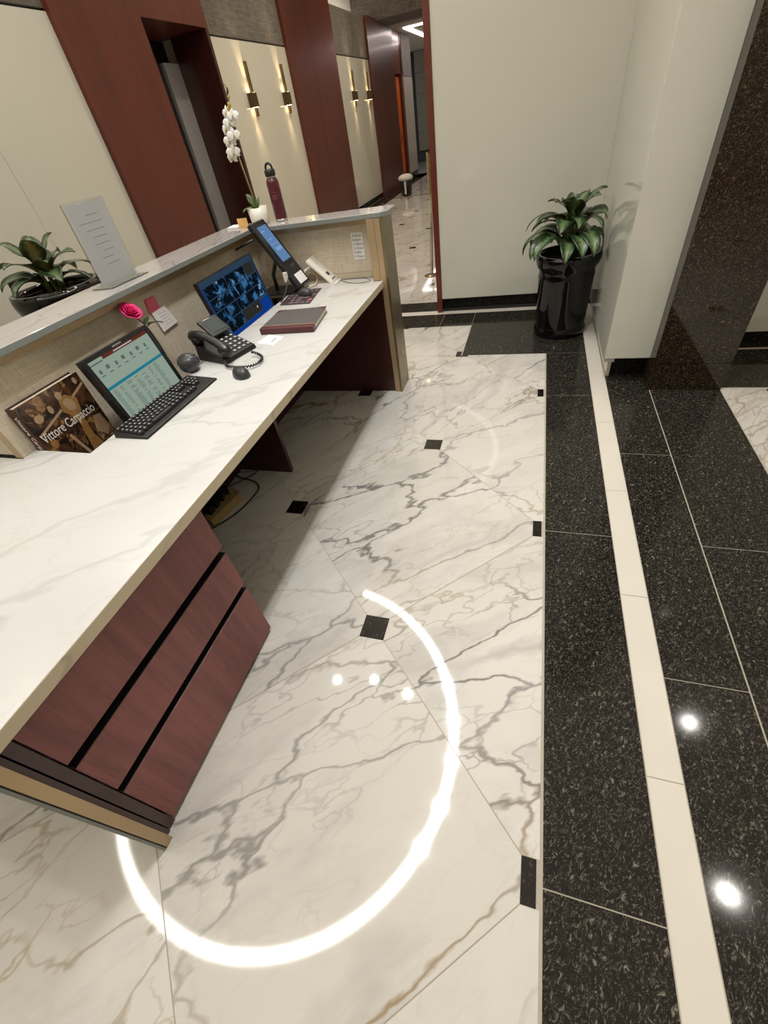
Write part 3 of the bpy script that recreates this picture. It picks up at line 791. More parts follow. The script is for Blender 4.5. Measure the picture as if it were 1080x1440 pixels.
# handset
q = MB()
hp = [(-.130, -.072, .098), (-.108, -.072, .110), (-.06, -.072, .117), (0, -.072, .108), (.06, -.072, .088), (.108, -.072, .062), (.128, -.072, .046)]
q.tube(hp, [.014, .022, .019, .017, .018, .021, .013], 14)
q.v = [Vector((v.x, -.072+(v.y+.072)*1.15, v.z)) for v in q.v]
q.lathe([(.026, -.03), (.029, -.008), (.022, .006)], (-.088, -.072, .104), 20); q.lathe([(.024, -.03), (.028, -.008), (.02, .006)], (.088, -.072, .072), 20)
lb(q, 'handset', 'black', ph)
cp = [(-1.36, 1.63, .775), (-1.325, 1.60, .775), (-1.30, 1.575, .771), (-1.26, 1.562, .771), (-1.215, 1.558, .771), (-1.172, 1.568, .771), (-1.150, 1.60, .771), (-1.150, 1.635, .771), (-1.165, 1.665, .773), (-1.20, 1.69, .775), (-1.235, 1.70, .78)]
def smooth(pts, n=8):
    out = []; P = [Vector(p) for p in pts]
    for i in range(len(P)-1):
        p0 = P[max(i-1, 0)]; p1 = P[i]; p2 = P[i+1]; p3 = P[min(i+2, len(P)-1)]
        for k in range(n):
            t = k/n
            out.append(.5*((2*p1)+(-p0+p2)*t+(2*p0-5*p1+4*p2-p3)*t*t+(-p0+3*p1-3*p2+p3)*t*t*t))
    out.append(P[-1]); return out
spts = smooth(cp, 16); coil = []
for i, p in enumerate(spts):
    d = (spts[min(i+1, len(spts)-1)]-spts[max(i-1, 0)]).normalized(); s1 = d.cross(Vector((0, 0, 1))).normalized(); s2 = s1.cross(d)
    a = i*1.25; coil.append(p+(s1*math.cos(a)+s2*math.sin(a))*.0045+Vector((0, 0, .002)))
MB().tube(coil, .0032, 6).build('handset_cord', 'cable', ph)

def mouse(loc, rz, label, s=1.0):
    e = empty('computer_mouse', loc, rz=rz, label=label, cat='mouse')
    q = MB(); prof = []
    n = 20; vs = []; fs = []
    for j in range(9):
        t = j/8; rr_ = math.cos(t*PI/2)**.55; z = math.sin(t*PI/2)
        for k_ in range(n):
            a = 2*PI*k_/n; x = .055*math.cos(a)*rr_; y = (.031-.004*math.cos(a))*math.sin(a)*rr_
            vs.append((x*s, y*s, z*(.036-.006*math.cos(a)*rr_)*s))
    for j in range(8):
        for k_ in range(n): fs.append((j*n+k_, j*n+(k_+1) % n, (j+1)*n+(k_+1) % n, (j+1)*n+k_))
    fs.append(tuple(range(n))[::-1]); q.add(vs, fs, 0, True)
    lb(q, 'shell', 'grey_dark', e)
    q = MB(); q.lathe([(.0, -.003), (.008, -.003), (.008, .003), (0, .003)], (0, 0, 0), 16); q.v = [Matrix.Rotation(PI/2, 3, 'X') @ v+Vector((.028*s, 0, .024*s)) for v in q.v]
    lb(q, 'scroll_wheel', 'black', e)
    return e
mouse((-1.185, 1.500, .7605), 2.6, 'dark grey computer mouse beside the phone cord', 1.05)
# mouse mat
q = MB().prism([(-1.445, 2.42), (-1.243, 2.42), (-1.283, 2.712), (-1.484, 2.70)], .7603, .7625)
o = q.build('mouse_mat', 'pad'); tag(o, 'dark printed mouse mat at the far end of the worktop', 'mouse mat')
q = MB(); r2 = random.Random(2)
for i in range(5):
    for j in range(6):
        u, v = .06+i*.19, .06+j*.155
        x = -1.445+.202*u-.04*v; y = 2.42+.29*v
        if r2.random() < .8: q.box((x, y, .7626), (x+r2.uniform(.015, .032), y+.028, .7629), 1 if r2.random() < .2 else 0)
q.build('print', ['pad2', 'pad_red'], o, world=True, label='small red and grey print')
mouse((-1.345, 2.585, .763), 2.9, 'black computer mouse on the dark printed mat', 1.0)

# ledger book
q = empty('notebook', (-1.19, 2.11, .7605), label='charcoal hardback ledger with maroon spine lying on the worktop', cat='notebook')
z0 = .7605; A = [(-1.333, 1.966), (-1.027, 1.972), (-1.066, 2.262), (-1.352, 2.240)]
def lerp(a, b, t): return (a[0]+(b[0]-a[0])*t, a[1]+(b[1]-a[1])*t)
def sub(t0, t1): return [lerp(A[0], A[3], t0), lerp(A[1], A[2], t0), lerp(A[1], A[2], t1), lerp(A[0], A[3], t1)]
MB().prism(sub(.13, 1), z0+.026, z0+.029).prism(sub(.0, 1), z0, z0+.003).build('cover', 'cloth_grey', q, bevel=.0008)
MB().prism(sub(-.01, .13), z0+.0005, z0+.0305).build('spine', 'maroon', q, bevel=.003)
ins = [lerp(B_, (sum(a[0] for a in A)/4, sum(a[1] for a in A)/4), .025) for B_ in sub(.12, 1)]
MB().prism(ins, z0+.003, z0+.026).build('page_block', 'page', q)
MB().prism(sub(.128, .142), z0+.029, z0+.0308).build('gilt_line', 'gilt', q)
a, b_, c_ = A[2], lerp(A[2], A[1], .17), lerp(A[2], A[3], .17)
MB().prism([a, c_, b_], z0+.029, z0+.0298).build('corner_piece', 'maroon', q)
a, b_, c_ = A[3], lerp(A[3], A[0], .17), lerp(A[3], A[2], .17)
MB().prism([a, b_, c_], z0+.029, z0+.0298).build('corner_piece', 'maroon', q)

# cards
o = MB().prism([(-1.30, 1.857), (-1.188, 1.822), (-1.178, 1.925), (-1.285, 1.962)], .7603, .7612).build('paper_slip', 'paper')
tag(o, 'white paper slip half under the maroon ledger', 'paper')
MB().prism([(-1.222, 1.862), (-1.218, 1.915), (-1.212, 1.913), (-1.216, 1.861)], .7612, .7615).build('printed_line', 'ink', o)

# speaker
q = empty('desk_speaker', (-1.50, 1.575, .7605), label='rounded black desktop speaker squeezed between monitor and phone', cat='speaker')
MB().ell((-1.495, 1.565, .80), (.055, .045, .040)).build('shell', 'speckle', q)
MB().ell((-1.478, 1.537, .798), (.042, .026, .036), rot=rotz(.4)).build('grille', 'grey_dark', q)

# ---------------------------------------------------------------- upright terminal
TF = mon_frame((-1.385, 2.700, .800), (-1.600, 2.712, 1.150), (0, 1, 0))
tm = empty('touch_terminal', (-1.50, 2.72, .7605), label='tall slim black touch terminal leaning back in the far desk corner', cat='terminal')
q = MB().box((-.088, 0, -.03), (.088, .42, 0)); local(q, TF).build('body', 'bezel', tm, bevel=.008)
q = MB(); R(q, -.05, .062, .165, .385, .0006, 0); R(q, -.035, .03, .30, .305, .001, 1); R(q, -.04, .05, .27, .274, .001, 1); R(q, -.02, .05, .23, .25, .001, 1); R(q, -.04, .0, .35, .358, .001, 1)
local(q, TF).build('screen', ['scr_phone', 'scr_phone2'], tm, label='lit blue touchscreen')
q = MB().box((-.045, .012, .0004), (.06, .075, .002)); local(q, TF).build('label_plate', 'paper', tm, label='white paper label')
q = MB().box((-.02, .115, .0004), (.05, .135, .0015)); local(q, TF).build('logo', 'grey_dark', tm)
MB().box((-1.70, 2.62, .7605), (-1.45, 2.80, .772)).tube([(-1.60, 2.71, .77), (-1.60, 2.71, .86), (-1.53, 2.705, .98)], .012, 10).build('stand', 'black', tm)
MB().tube([(-1.60, 2.60, 1.08), (-1.74, 2.60, 1.04)], .007, 8).build('stay', 'black', tm)
MB().tube(smooth([(-1.44, 2.60, .86), (-1.44, 2.55, .82), (-1.45, 2.50, .78), (-1.455, 2.46, .768)]), .004, 8).build('cable', 'cable', tm)
MB().box((-1.462, 2.585, .845), (-1.44, 2.605, .895)).build('plug', 'white', tm)
MB().tube(smooth([(-1.40, 2.79, .84), (-1.34, 2.80, .815), (-1.34, 2.76, .775), (-1.38, 2.73, .765)]), .0035, 8).build('cable', 'gold', tm)

# white intercom unit
WF = mon_frame((-1.225, 2.83, .772), (-1.365, 2.80, .912), (-.06, 1, 0))
wi = empty('intercom_unit', (-1.32, 2.82, .7605), label='small white intercom unit propped on a stand beside the tall terminal', cat='intercom')
q = MB().box((-.062, 0, -.02), (.062, .205, 0)); local(q, WF).build('body', 'white', wi, bevel=.006)
q = MB().box((-.02, .05, .0), (.012, .075, .0015)); local(q, WF).build('button', 'ink', wi, label='small dark button')
q = MB().box((-.03, .014, .0), (.03, .022, .0012)).box((-.004, .15, 0), (.004, .154, .001)); local(q, WF).build('slot', 'ink', wi)
MB().box((-1.43, 2.765, .7605), (-1.20, 2.87, .768)).box((-1.435, 2.78, .765), (-1.422, 2.86, .86), 0, Matrix.Rotation(.5, 3, 'Y')).build('stand', 'white', wi, bevel=.001)
MB().tube(smooth([(-1.21, 2.85, .766), (-1.12, 2.78, .763), (-1.03, 2.755, .762), (-.975, 2.79, .762), (-1.02, 2.85, .762), (-1.12, 2.865, .762), (-1.2, 2.86, .764)]), .0016, 6).build('cable', 'grey_dark', wi, label='thin grey cable looped on the worktop')

# list on the fabric
ls = empty('paper_list', (-1.052, 2.879, .868), label='white lettered list taped to the fabric near the far gold corner', cat='note')
MB().add([(-1.090, 2.8785, 1.011), (-1.014, 2.8785, 1.009), (-1.016, 2.8785, .868), (-1.089, 2.8785, .866), (-1.090, 2.8795, 1.011), (-1.014, 2.8795, 1.009), (-1.016, 2.8795, .868), (-1.089, 2.8795, .866)], [(0, 3, 2, 1), (4, 5, 6, 7), (0, 1, 5, 4), (1, 2, 6, 5), (2, 3, 7, 6), (3, 0, 4, 7)]).build('sheet', 'paper', ls)
for i, s_ in enumerate(('A-Kuda', 'B-Bern', 'C-Shaun', 'D-Dana', 'E-Edit', 'F-Diana')):
    text(s_, .0195, 'ink', 'lettering', ls, frame((-1.083, 2.8782, .989-i*.0225), (1, 0, 0), (0, 0, 1)), depth=.0002)

# pink and white notes
o = MB().hexa([(-1.764, 1.745, .965), (-1.764, 1.825, .962), (-1.760, 1.825, .962), (-1.760, 1.745, .965)], [(-1.764, 1.752, 1.025), (-1.764, 1.815, 1.022), (-1.750, 1.815, 1.022), (-1.750, 1.752, 1.025)]).build('sticky_note', 'pink_paper')
tag(o, 'pink sticky note curling off the fabric partition', 'note')
o = MB().hexa([(-1.758, 1.775, .866), (-1.758, 1.895, .874), (-1.756, 1.895, .874), (-1.756, 1.775, .866)], [(-1.759, 1.755, .962), (-1.759, 1.855, .968), (-1.757, 1.855, .968), (-1.757, 1.755, .962)]).build('sticky_note', 'paper')
tag(o, 'white handwritten note hanging below the pink one', 'note')
q = MB()
for i in range(5): q.tube(smooth([(-1.7558, 1.79+j*.013+i*.004, .945-i*.014+(j % 2)*.004) for j in range(6)], 3), .0006, 4)
q.build('handwriting', 'ink_pale', o)

# ---------------------------------------------------------------- rose
def leaf_mb(L, Wd, droop, fold=.25, tipup=0.0, n=10, twist=0.0, base=0.0):
    """leaf along +x, starting at origin, bending by droop; returns MB with leafuv"""
    q = MB(); uv = []; m_ = 6
    vs = []; x = z = 0.0; ang = tipup; st_ = L/n
    for i in range(n+1):
        t = i/n
        w = Wd*.5*max(0.02, (math.sin(PI*min(1, t*1.02)**.8))**.85 if t < .99 else .02)
        if t < .03: w = Wd*.03
        for k_ in range(-m_//2, m_//2+1):
            s_ = k_/(m_/2); y = s_*w*math.cos(fold); zz = abs(s_)*w*math.sin(fold)+.06*Wd*math.sin(t*9)*abs(s_)
            tw = twist*t; yy = y*math.cos(tw)-zz*math.sin(tw); zz2 = y*math.sin(tw)+zz*math.cos(tw)
            vs.append((x-math.sin(ang)*zz2, yy, z+math.cos(ang)*zz2)); uv.append((s_, t*3, 0))
        x += math.cos(ang)*st_; z += math.sin(ang)*st_; ang -= droop/n
    fs = []
    c_ = m_+1
    for i in range(n):
        for k_ in range(m_): fs.append((i*c_+k_, (i+1)*c_+k_, (i+1)*c_+k_+1, i*c_+k_+1))
    q.add(vs, fs, 0, True); q.uv = uv; return q
def place_leaf(parent, org, az, L, Wd, up, droop, mat='leaf', fold=.25, twist=0, name='leaf', solid=.0012):
    q = leaf_mb(L, Wd, droop, fold, up, twist=twist)
    Rm = Matrix.Rotation(az, 4, 'Z'); Tm = Matrix.Translation(org)
    q.v = [Tm @ (Rm @ v) for v in q.v]
    for v in q.v:
        if .36 < v.x < 2: v.x = .36+.12*math.tanh((v.x-.36)/.12)
    o = q.build(name, mat, parent)
    s_ = o.modifiers.new('solid', 'SOLIDIFY'); s_.thickness = solid
    return o
rs = empty('rose', (-1.70, 1.60, .606), label='pink rose with leaf standing behind the pale-screened monitor', cat='rose')
rc = Vector((-1.705, 1.595, 1.028))
q = MB(); rg = random.Random(4)
for ring, (cnt, rad, hh, opn) in enumerate(((3, .008, .044, .1), (4, .013, .043, .2), (5, .019, .042, .35), (6, .025, .040, .55), (7, .031, .036, .8))):
    for i in range(cnt):
        a0 = 2*PI*i/cnt+ring*.7+rg.uniform(-.15, .15); vs = []; n, m_ = 8, 6
        spn = 2*PI/cnt*1.35
        for j in range(m_+1):
            t = j/m_
            for k_ in range(n+1):
                s_ = k_/n-.5; a = a0+s_*spn
                r_p = rad*(.35+.65*t**.6)*(1+.12*opn*t*t)+.004*opn*t**4*4; z = hh*t*(1.1-.25*opn*t)-hh*.35*(s_*2)**2*t*.6-ring*.0015
                vs.append(rc+Matrix.Rotation(.75, 3, 'Y') @ Vector((r_p*math.cos(a), r_p*math.sin(a), z-.022)))
        q.add(vs, [(j*(n+1)+k_, j*(n+1)+k_+1, (j+1)*(n+1)+k_+1, (j+1)*(n+1)+k_) for j in range(m_) for k_ in range(n)], 0, True)
ro = q.build('bloom', 'rose', rs, label='pink bloom'); s_ = ro.modifiers.new('s', 'SOLIDIFY'); s_.thickness = .0012
MB().tube(smooth([(-1.712, 1.598, 1.01), (-1.70, 1.625, .96), (-1.695, 1.64, .90), (-1.69, 1.65, .80), (-1.69, 1.65, .61)]), .0028, 8).build('stem', 'stem_dark', rs)
place_leaf(rs, (-1.696, 1.635, .945), 1.25, .085, .04, .25, .9, 'leaf_rose')
place_leaf(rs, (-1.698, 1.632, .955), 1.9, .06, .028, .6, .8, 'leaf_rose')
place_leaf(rs, (-1.697, 1.632, .93), -1.7, .045, .025, .0, .7, 'leaf_rose')

# ---------------------------------------------------------------- things on the ledge
LZ = 1.1125
orc = empty('orchid', (-1.70, 2.915, LZ), label='white orchid in a small white ceramic pot on the ledge', cat='orchid')
MB().lathe([(.0, 0), (.052, 0), (.056, .004), (.062, .088), (.056, .088), (.053, .07), (0, .07)], (-1.70, 2.915, LZ), 36, cap=False).build('pot', 'white', orc)
MB().lathe([(0, .066), (.055, .066), (.055, .072), (0, .076)], (-1.70, 2.915, LZ), 24, cap=False).build('soil', 'soil', orc)
sp = smooth([(-1.70, 2.915, LZ+.07), (-1.715, 2.92, 1.30), (-1.725, 2.915, 1.44), (-1.712, 2.91, 1.55), (-1.69, 2.905, 1.64), (-1.672, 2.90, 1.70)], 6)
MB().tube(sp, [.0035]*len(sp), 8).build('stem', 'stem', orc)
MB().tube([(-1.693, 2.91, LZ+.07), (-1.722, 2.912, 1.47)], .003, 6).build('stake', 'stake', orc)
place_leaf(orc, (-1.705, 2.91, LZ+.075), 2.7, .11, .055, 1.35, 1.0, 'leaf_plain'); place_leaf(orc, (-1.70, 2.905, LZ+.075), -2.3, .10, .045, .7, 1.5, 'leaf_plain')
place_leaf(orc, (-1.695, 2.92, LZ+.075), 1.2, .07, .03, 1.3, .5, 'leaf_plain')
def orchid_flower(c, face, s):
    q = MB(); c = Vector(c); f = Vector(face).normalized(); u = f.cross(Vector((0, 0, 1))).normalized(); w = u.cross(f)
    for a, L, Wd in ((PI/2, 1, .55), (PI*7/6, 1, .55), (-PI/6, 1, .55), (.12, 1.05, 1.0), (PI-.12, 1.05, 1.0)):
        dirv = u*math.cos(a)+w*math.sin(a); sd_ = f.cross(dirv); vs = []
        for i in range(7):
            t = i/6; wd = Wd*.5*s*math.sin(PI*(.08+.90*t))**.7
            for k_ in range(-2, 3): vs.append(c+dirv*(t*L*s)+sd_*(k_/2*wd)+f*(s*(.25*t-.38*t*t)-abs(k_)*.03*s))
        q.add(vs, [(i*5+k_, i*5+k_+1, (i+1)*5+k_+1, (i+1)*5+k_) for i in range(6) for k_ in range(4)], 0, True)
    q.ell(c+f*s*.18-w*s*.12, (s*.14, s*.14, s*.2), 1, 8, 6)
    o = q.build('flower', ['petal', 'orchid_yellow'], orc, label='white petalled flower'); m_ = o.modifiers.new('s', 'SOLIDIFY'); m_.thickness = .0008
for c_, f_, s_ in (((-1.735, 2.89, 1.475), (.5, -1, -.05), .040), ((-1.765, 2.905, 1.45), (-.2, -1, -.2), .036), ((-1.74, 2.895, 1.525), (.1, -1, 0), .040), ((-1.70, 2.89, 1.545), (.7, -1, .1), .038),
                   ((-1.745, 2.905, 1.575), (-.3, -1, .1), .038), ((-1.705, 2.89, 1.60), (.4, -1, .1), .036), ((-1.675, 2.895, 1.625), (.3, -1, .2), .034), ((-1.712, 2.90, 1.64), (-.2, -1, .1), .032), ((-1.755, 2.90, 1.50), (-.5, -1, .1), .036)):
    orchid_flower(c_, f_, s_)
for c_, r_b in (((-1.68, 2.90, 1.67), .012), ((-1.692, 2.90, 1.655), .011), ((-1.668, 2.90, 1.70), .008)):
    MB().ell(c_, (r_b*.8, r_b*.8, r_b)).build('bud', 'orchid_yellow', orc, label='yellow bud')
MB().ell((-1.665, 2.90, 1.725), (.005, .005, .012)).ell((-1.672, 2.90, 1.712), (.005, .005, .009)).tube([(-1.672, 2.90, 1.70), (-1.668, 2.90, 1.735), (-1.675, 2.90, 1.75)], .002, 6).build('bud', 'stem_dark', orc, label='dark green tip buds')

bt = empty('water_bottle', (-1.555, 2.93, LZ), label='burgundy steel water bottle with black loop cap on the ledge', cat='bottle')
bc = (-1.555, 2.93, LZ)
MB().lathe([(0, .012), (.0365, .012), (.0375, .02), (.0375, .195), (.034, .208), (.026, .217), (.026, .222), (0, .222)], bc, 40, cap=False).build('body', 'burgundy', bt)
MB().lathe([(0, 0), (.036, 0), (.0370, .004), (.0370, .012), (0, .012)], bc, 40, cap=False).build('base_ring', 'chrome', bt, label='bare steel base')
MB().lathe([(0, .218), (.0265, .218), (.0265, .228), (0, .228)], bc, 40, cap=False).build('neck', 'chrome', bt, label='bare steel neck')
q = MB().lathe([(0, .226), (.031, .226), (.032, .23), (.032, .252), (.028, .258), (0, .262)], bc, 32, cap=False)
lp_ = [(bc[0]+.021*math.cos(a)*1.0, bc[1], bc[2]+.262+.024*math.sin(a)) for a in [PI*i/12 for i in range(13)]]
q.tube([(bc[0]+.021, bc[1], bc[2]+.25)]+lp_+[(bc[0]-.021, bc[1], bc[2]+.25)], .0065, 8)
q.build('cap', 'black', bt, label='black loop cap')
q = MB()
def on_bottle(a, z): return (bc[0]+.0379*math.cos(a), bc[1]+.0379*math.sin(a), bc[2]+z)
for rad_, n in ((.013, 24), (.009, 18), (.004, 10)):
    q.tube([on_bottle(-1.30+rad_*math.cos(2*PI*i/n)/.0379, .125+rad_*math.sin(2*PI*i/n)) for i in range(n)], .0006, 4, closed=True)
q.tube([on_bottle(-1.35+.028*math.sin(t)/.0379, .125+.026*math.cos(t)) for t in [i*.14-.3 for i in range(14)]], .0007, 4)
q.build('engraving', 'burgundy_mark', bt, label='engraved round mark')

o = MB().box((-1.835, 2.86, LZ), (-1.765, 2.864, LZ+.048)).box((-1.835, 2.864, LZ), (-1.765, 2.90, LZ+.002)).build('tent_card', 'orange_paper'); tag(o, 'amber folded card standing beside the orchid pot', 'card')
o = MB().prism([(-1.92, 2.85), (-1.83, 2.83), (-1.84, 2.93), (-1.93, 2.95)], LZ, LZ+.009).build('notepad', 'paper'); tag(o, 'small white pad lying at the corner of the ledge', 'notepad')

# acrylic sign holder
sg = empty('sign_holder', (-1.83, 1.76, LZ), label='upright clear sign holder with a white sheet on the near ledge', cat='sign')
SF = mon_frame((-1.845, 1.76, LZ+.004), (-1.835, 1.76, 1.42), (.0, 1, 0))
q = MB().box((-.116, 0, -.003), (.116, .308, -.0012)).box((-.116, 0, .0012), (.116, .308, .003)); local(q, SF)
q.box((-1.90, 1.635, LZ), (-1.785, 1.885, LZ+.003)); q.build('holder', 'acrylic', sg)
q = MB().box((-.110, .004, -.0005), (.110, .302, .0005)); local(q, SF).build('sheet', 'paper_sheet', sg)
q = MB()
for i, (a, b_) in enumerate(((-.02, .05), (-.075, .06), (-.05, .055), (-.03, .045), (-.045, .05), (-.01, .05), (-.04, .03), (-.03, .05))):
    q.box((a, .255-i*.026, .00055), (b_, .258-i*.026, .0008))
local(q, SF).build('faint_print', 'ink_pale', sg, label='faint grey lines showing through')

# ---------------------------------------------------------------- planters
def planter(cx, cy, s, label, seed, leaves, zpot=1.0, taper=1.0):
    e = empty('potted_plant', (cx, cy, 0), label=label, cat='plant', group=None)
    hgt = .585*zpot; r0 = .200*s*taper; r1 = .215*s
    prof = [(0, 0), (r0, 0), (r0*1.04, .02), (r0*1.05, .05), (r0*1.0, .065), (r0*.99, .08), (r1*.99, hgt*.72), (r1*1.0, hgt*.76), (r1*.965, hgt*.79), (r1*1.0, hgt*.83), (r1*1.09, hgt*.87), (r1*1.13, hgt*.93), (r1*1.13, hgt*.965), (r1*1.10, hgt), (r1*1.0, hgt), (r1*.98, hgt*.95), (r1*.98, hgt*.9), (0, hgt*.9)]
    MB().lathe(prof, (cx, cy, 0), 64, cap=False).build('pot', 'black_gloss', e, label='glossy black ribbed pot')
    MB().lathe([(0, hgt*.915), (r1*.97, hgt*.905)], (cx, cy, 0), 32, cap=False).build('soil', 'soil', e)
    rg = random.Random(seed)
    top = hgt*.91
    for (az, rad, h0, L, Wd, up, dr) in leaves:
        bx, by = cx+.03*s*math.cos(az), cy+.03*s*math.sin(az)
        ex, ey, ez = cx+rad*math.cos(az), cy+rad*math.sin(az), top+h0
        stp = smooth([(bx, by, top-.01), ((bx+ex)/2-.01*math.cos(az), (by+ey)/2, top+h0*.6), (ex, ey, ez)], 5)
        MB().tube(stp, [.007*s-.003*s*i/len(stp) for i in range(len(stp))], 7).build('stem', 'stem', e)
        place_leaf(e, (ex, ey, ez), az+rg.uniform(-.2, .2), L*s, Wd*s, up, dr, 'leaf', fold=rg.uniform(.15, .4), twist=rg.uniform(-.5, .5), solid=.0015)
    return e
lv = []
rg = random.Random(11)
# (azimuth, stem reach, stem height, length, width, initial up-angle, droop)
for i in range(14):      # lower skirt, drooping over the rim
    az = -PI*.98+i*(2*PI/14)+rg.uniform(-.2, .2)
    lv.append((az, .09, .09+rg.uniform(0, .05), .31+rg.uniform(-.04, .04), .135, .85, 2.5))
for i in range(11):
    az = i*(2*PI/11)+.3+rg.uniform(-.25, .25)
    lv.append((az, .07, .19+rg.uniform(0, .05), .28+rg.uniform(-.04, .03), .145, 1.0, 2.1+rg.uniform(-.3, .3)))
for i in range(8):
    az = i*(2*PI/8)+.9+rg.uniform(-.3, .3)
    lv.append((az, .04, .26+rg.uniform(0, .04), .21+rg.uniform(-.04, .03), .14, 1.2+rg.uniform(-.2, .15), 1.4))
lv.append((PI*.96, .09, .27, .30, .045, .55, 1.9))
planter(.252, 3.815, .95, 'leafy green plant in glossy black pot standing by the glass pillar', 3, lv)
lv2 = []
for i in range(8):
    az = i*(2*PI/8)+.2+rg.uniform(-.2, .2); lv2.append((az, .07, .10+rg.uniform(0, .05), .22, .12, .7, 1.7))
for i in range(6):
    az = i*(2*PI/6)+.5+rg.uniform(-.25, .25); lv2.append((az, .05, .17+rg.uniform(0, .04), .19, .12, .95, 1.4))
for i in range(4):
    az = i*(2*PI/4)+.9; lv2.append((az, .03, .22, .17, .12, 1.3, 1.0))
planter(-3.20, 2.48, 1.23, 'leafy plant in wide black pot behind the near end of the ledge', 9, lv2, zpot=1.66, taper=.60)

# ---------------------------------------------------------------- wall sconces
def sconce(y, label):
    e = empty('wall_sconce', (XW, y, 1.77), label=label, cat='wall lamp', group='brass sconces on the left wall')
    MB().box((XW+.001, y-.022, 1.77), (XW+.03, y+.024, 2.31)).build('bar', 'sconce', e, bevel=.001)
    b_ = MB().box((XW+.001, y-.135, 1.86), (XW+.09, y-.0245, 2.005)).build('block', 'sconce', e, bevel=.001)
    for z, sgn in ((2.0055, 1), (1.8595, -1)):
        MB().box((XW+.02, y-.115, z-.0004), (XW+.085, y-.04, z+.0004)).build('lens', 'lamp_warm', b_, label='lit lens')
        ld = bpy.data.lights.new('sconce light', 'SPOT'); ld.energy = 20 if sgn > 0 else 13; ld.color = (1.0, .70, .38); ld.spot_size = 1.0; ld.spot_blend = .9; ld.shadow_soft_size = .02
        lo = bpy.data.objects.new('sconce_light', ld); COL.objects.link(lo); lo.parent = e
        lo.matrix_world = Matrix.Identity(4)
        lo.location = WM[e.name].inverted() @ Vector((XW+.055, y-.078, z+sgn*.006)); lo.rotation_euler = (PI, .10, 0) if sgn > 0 else (0, -.10, 0)
    return e
sconce(7.40, 'first brass sconce counting from the desk, above the orchid')
sconce(8.51, 'second brass sconce, beside the near mahogany panel edge')
sconce(11.90, 'third brass sconce, left one of the far pair')
sconce(12.95, 'farthest brass sconce, right one of the far pair')

# orange artwork
o = MB().box((XW-.119, 15.62, .2), (XW-.09, 16.30, 2.28)).build('artwork', 'orange_art'); tag(o, 'tall orange panel with black strokes in the far wood frame', 'artwork')
q = MB(); r3 = random.Random(8)
for i in range(9):
    y, z = r3.uniform(15.75, 16.2), r3.uniform(.4, 1.4)
    q.tube(smooth([(XW-.088, y, z), (XW-.088, y+r3.uniform(-.1, .1), z+.08), (XW-.088, y+r3.uniform(-.12, .12), z+.16)], 4), .012, 5)
q.build('brush_strokes', 'ink', o)

# bin
bn = empty('waste_bin', (-3.22, 13.0, 0), label='small black waste bin with a white liner near the left wall', cat='bin')
MB().lathe([(0, 0), (.13, 0), (.165, .34), (.15, .34), (.12, .02), (0, .02)], (-3.22, 13.0, 0), 24, cap=False).build('body', 'black', bn)
MB().ell((-3.22, 13.0, .35), (.185, .185, .085), 0, 20, 10).build('liner', 'bag', bn, label='white bag folded over the rim')
MB().box((-3.22, 12.82, .04), (-3.18, 12.835, .3)).build('label_strip', 'bag', bn)

# sign stand
ss = empty('sign_stand', (-1.19, 5.72, 0), label='bronze sign stand with round foot partly behind the mahogany trim', cat='sign stand')
MB().lathe([(0, 0), (.085, 0), (.085, .006), (.02, .012), (0, .014)], (-1.19, 5.72, 0), 32, cap=False).build('foot', 'gold_dark', ss)
MB().tube([(-1.175, 5.72, .01), (-1.135, 5.72, .84)], .008, 10).build('pole', 'gold_dark', ss)
MB().tube([(-1.195, 5.72, .01), (-1.155, 5.72, .84)], .005, 10).build('pole', 'gold', ss)
q = MB().hexa([(-1.165, 5.70, .83), (-.95, 5.78, .83), (-.95, 5.80, .83), (-1.165, 5.72, .83)], [(-1.165, 5.70, 1.16), (-.95, 5.78, 1.20), (-.95, 5.80, 1.20), (-1.165, 5.72, 1.16)])
bd = q.build('board', 'gold_dark', ss)
MB().hexa([(-1.168, 5.697, .82), (-1.155, 5.702, .82), (-1.155, 5.725, .82), (-1.168, 5.72, .82)], [(-1.168, 5.697, 1.175), (-1.155, 5.702, 1.178), (-1.155, 5.725, 1.178), (-1.168, 5.72, 1.175)]).build('frame_edge', 'gold', bd)

# ---------------------------------------------------------------- under the desk
q = empty('power_raceway', (-1.60, 1.43, 0), label='rough wooden block with black plugs behind the drawer pedestal', cat='cable box')
MB().hexa([(-1.60, 1.27, 0), (-1.545, 1.26, 0), (-1.50, 1.50, 0), (-1.585, 1.54, 0)], [(-1.60, 1.27, .05), (-1.548, 1.26, .05), (-1.503, 1.50, .05), (-1.588, 1.54, .05)]).build('block', 'beige_box', q)
for i in range(4):
    MB().box((-1.595, 1.30+i*.055, .051), (-1.565, 1.335+i*.055, .095), 0, rotz(.2*i)).build('plug', 'black', q)
o = MB().tube(smooth([(-1.66, 1.66, .30), (-1.66, 1.68, .06), (-1.63, 1.68, .006), (-1.52, 1.655, .006), (-1.455, 1.61, .006), (-1.44, 1.54, .006), (-1.47, 1.38, .006), (-1.54, 1.26, .006), (-1.60, 1.18, .006), (-1.62, 1.0, .006)]), .0045, 8).build('power_cable', 'cable')
tag(o, 'thick black cable curving on the marble under the desk', 'cable')
o = MB().tube(smooth([(-1.66, 1.60, .40), (-1.64, 1.55, .18), (-1.55, 1.62, .10), (-1.50, 1.70, .05), (-1.56, 1.70, .006), (-1.64, 1.6, .006), (-1.63, 1.52, .05), (-1.60, 1.46, .09)]), .003, 8).build('power_cable', 'cable')
tag(o, 'thin black cable looping down to the plugs under the desk', 'cable')

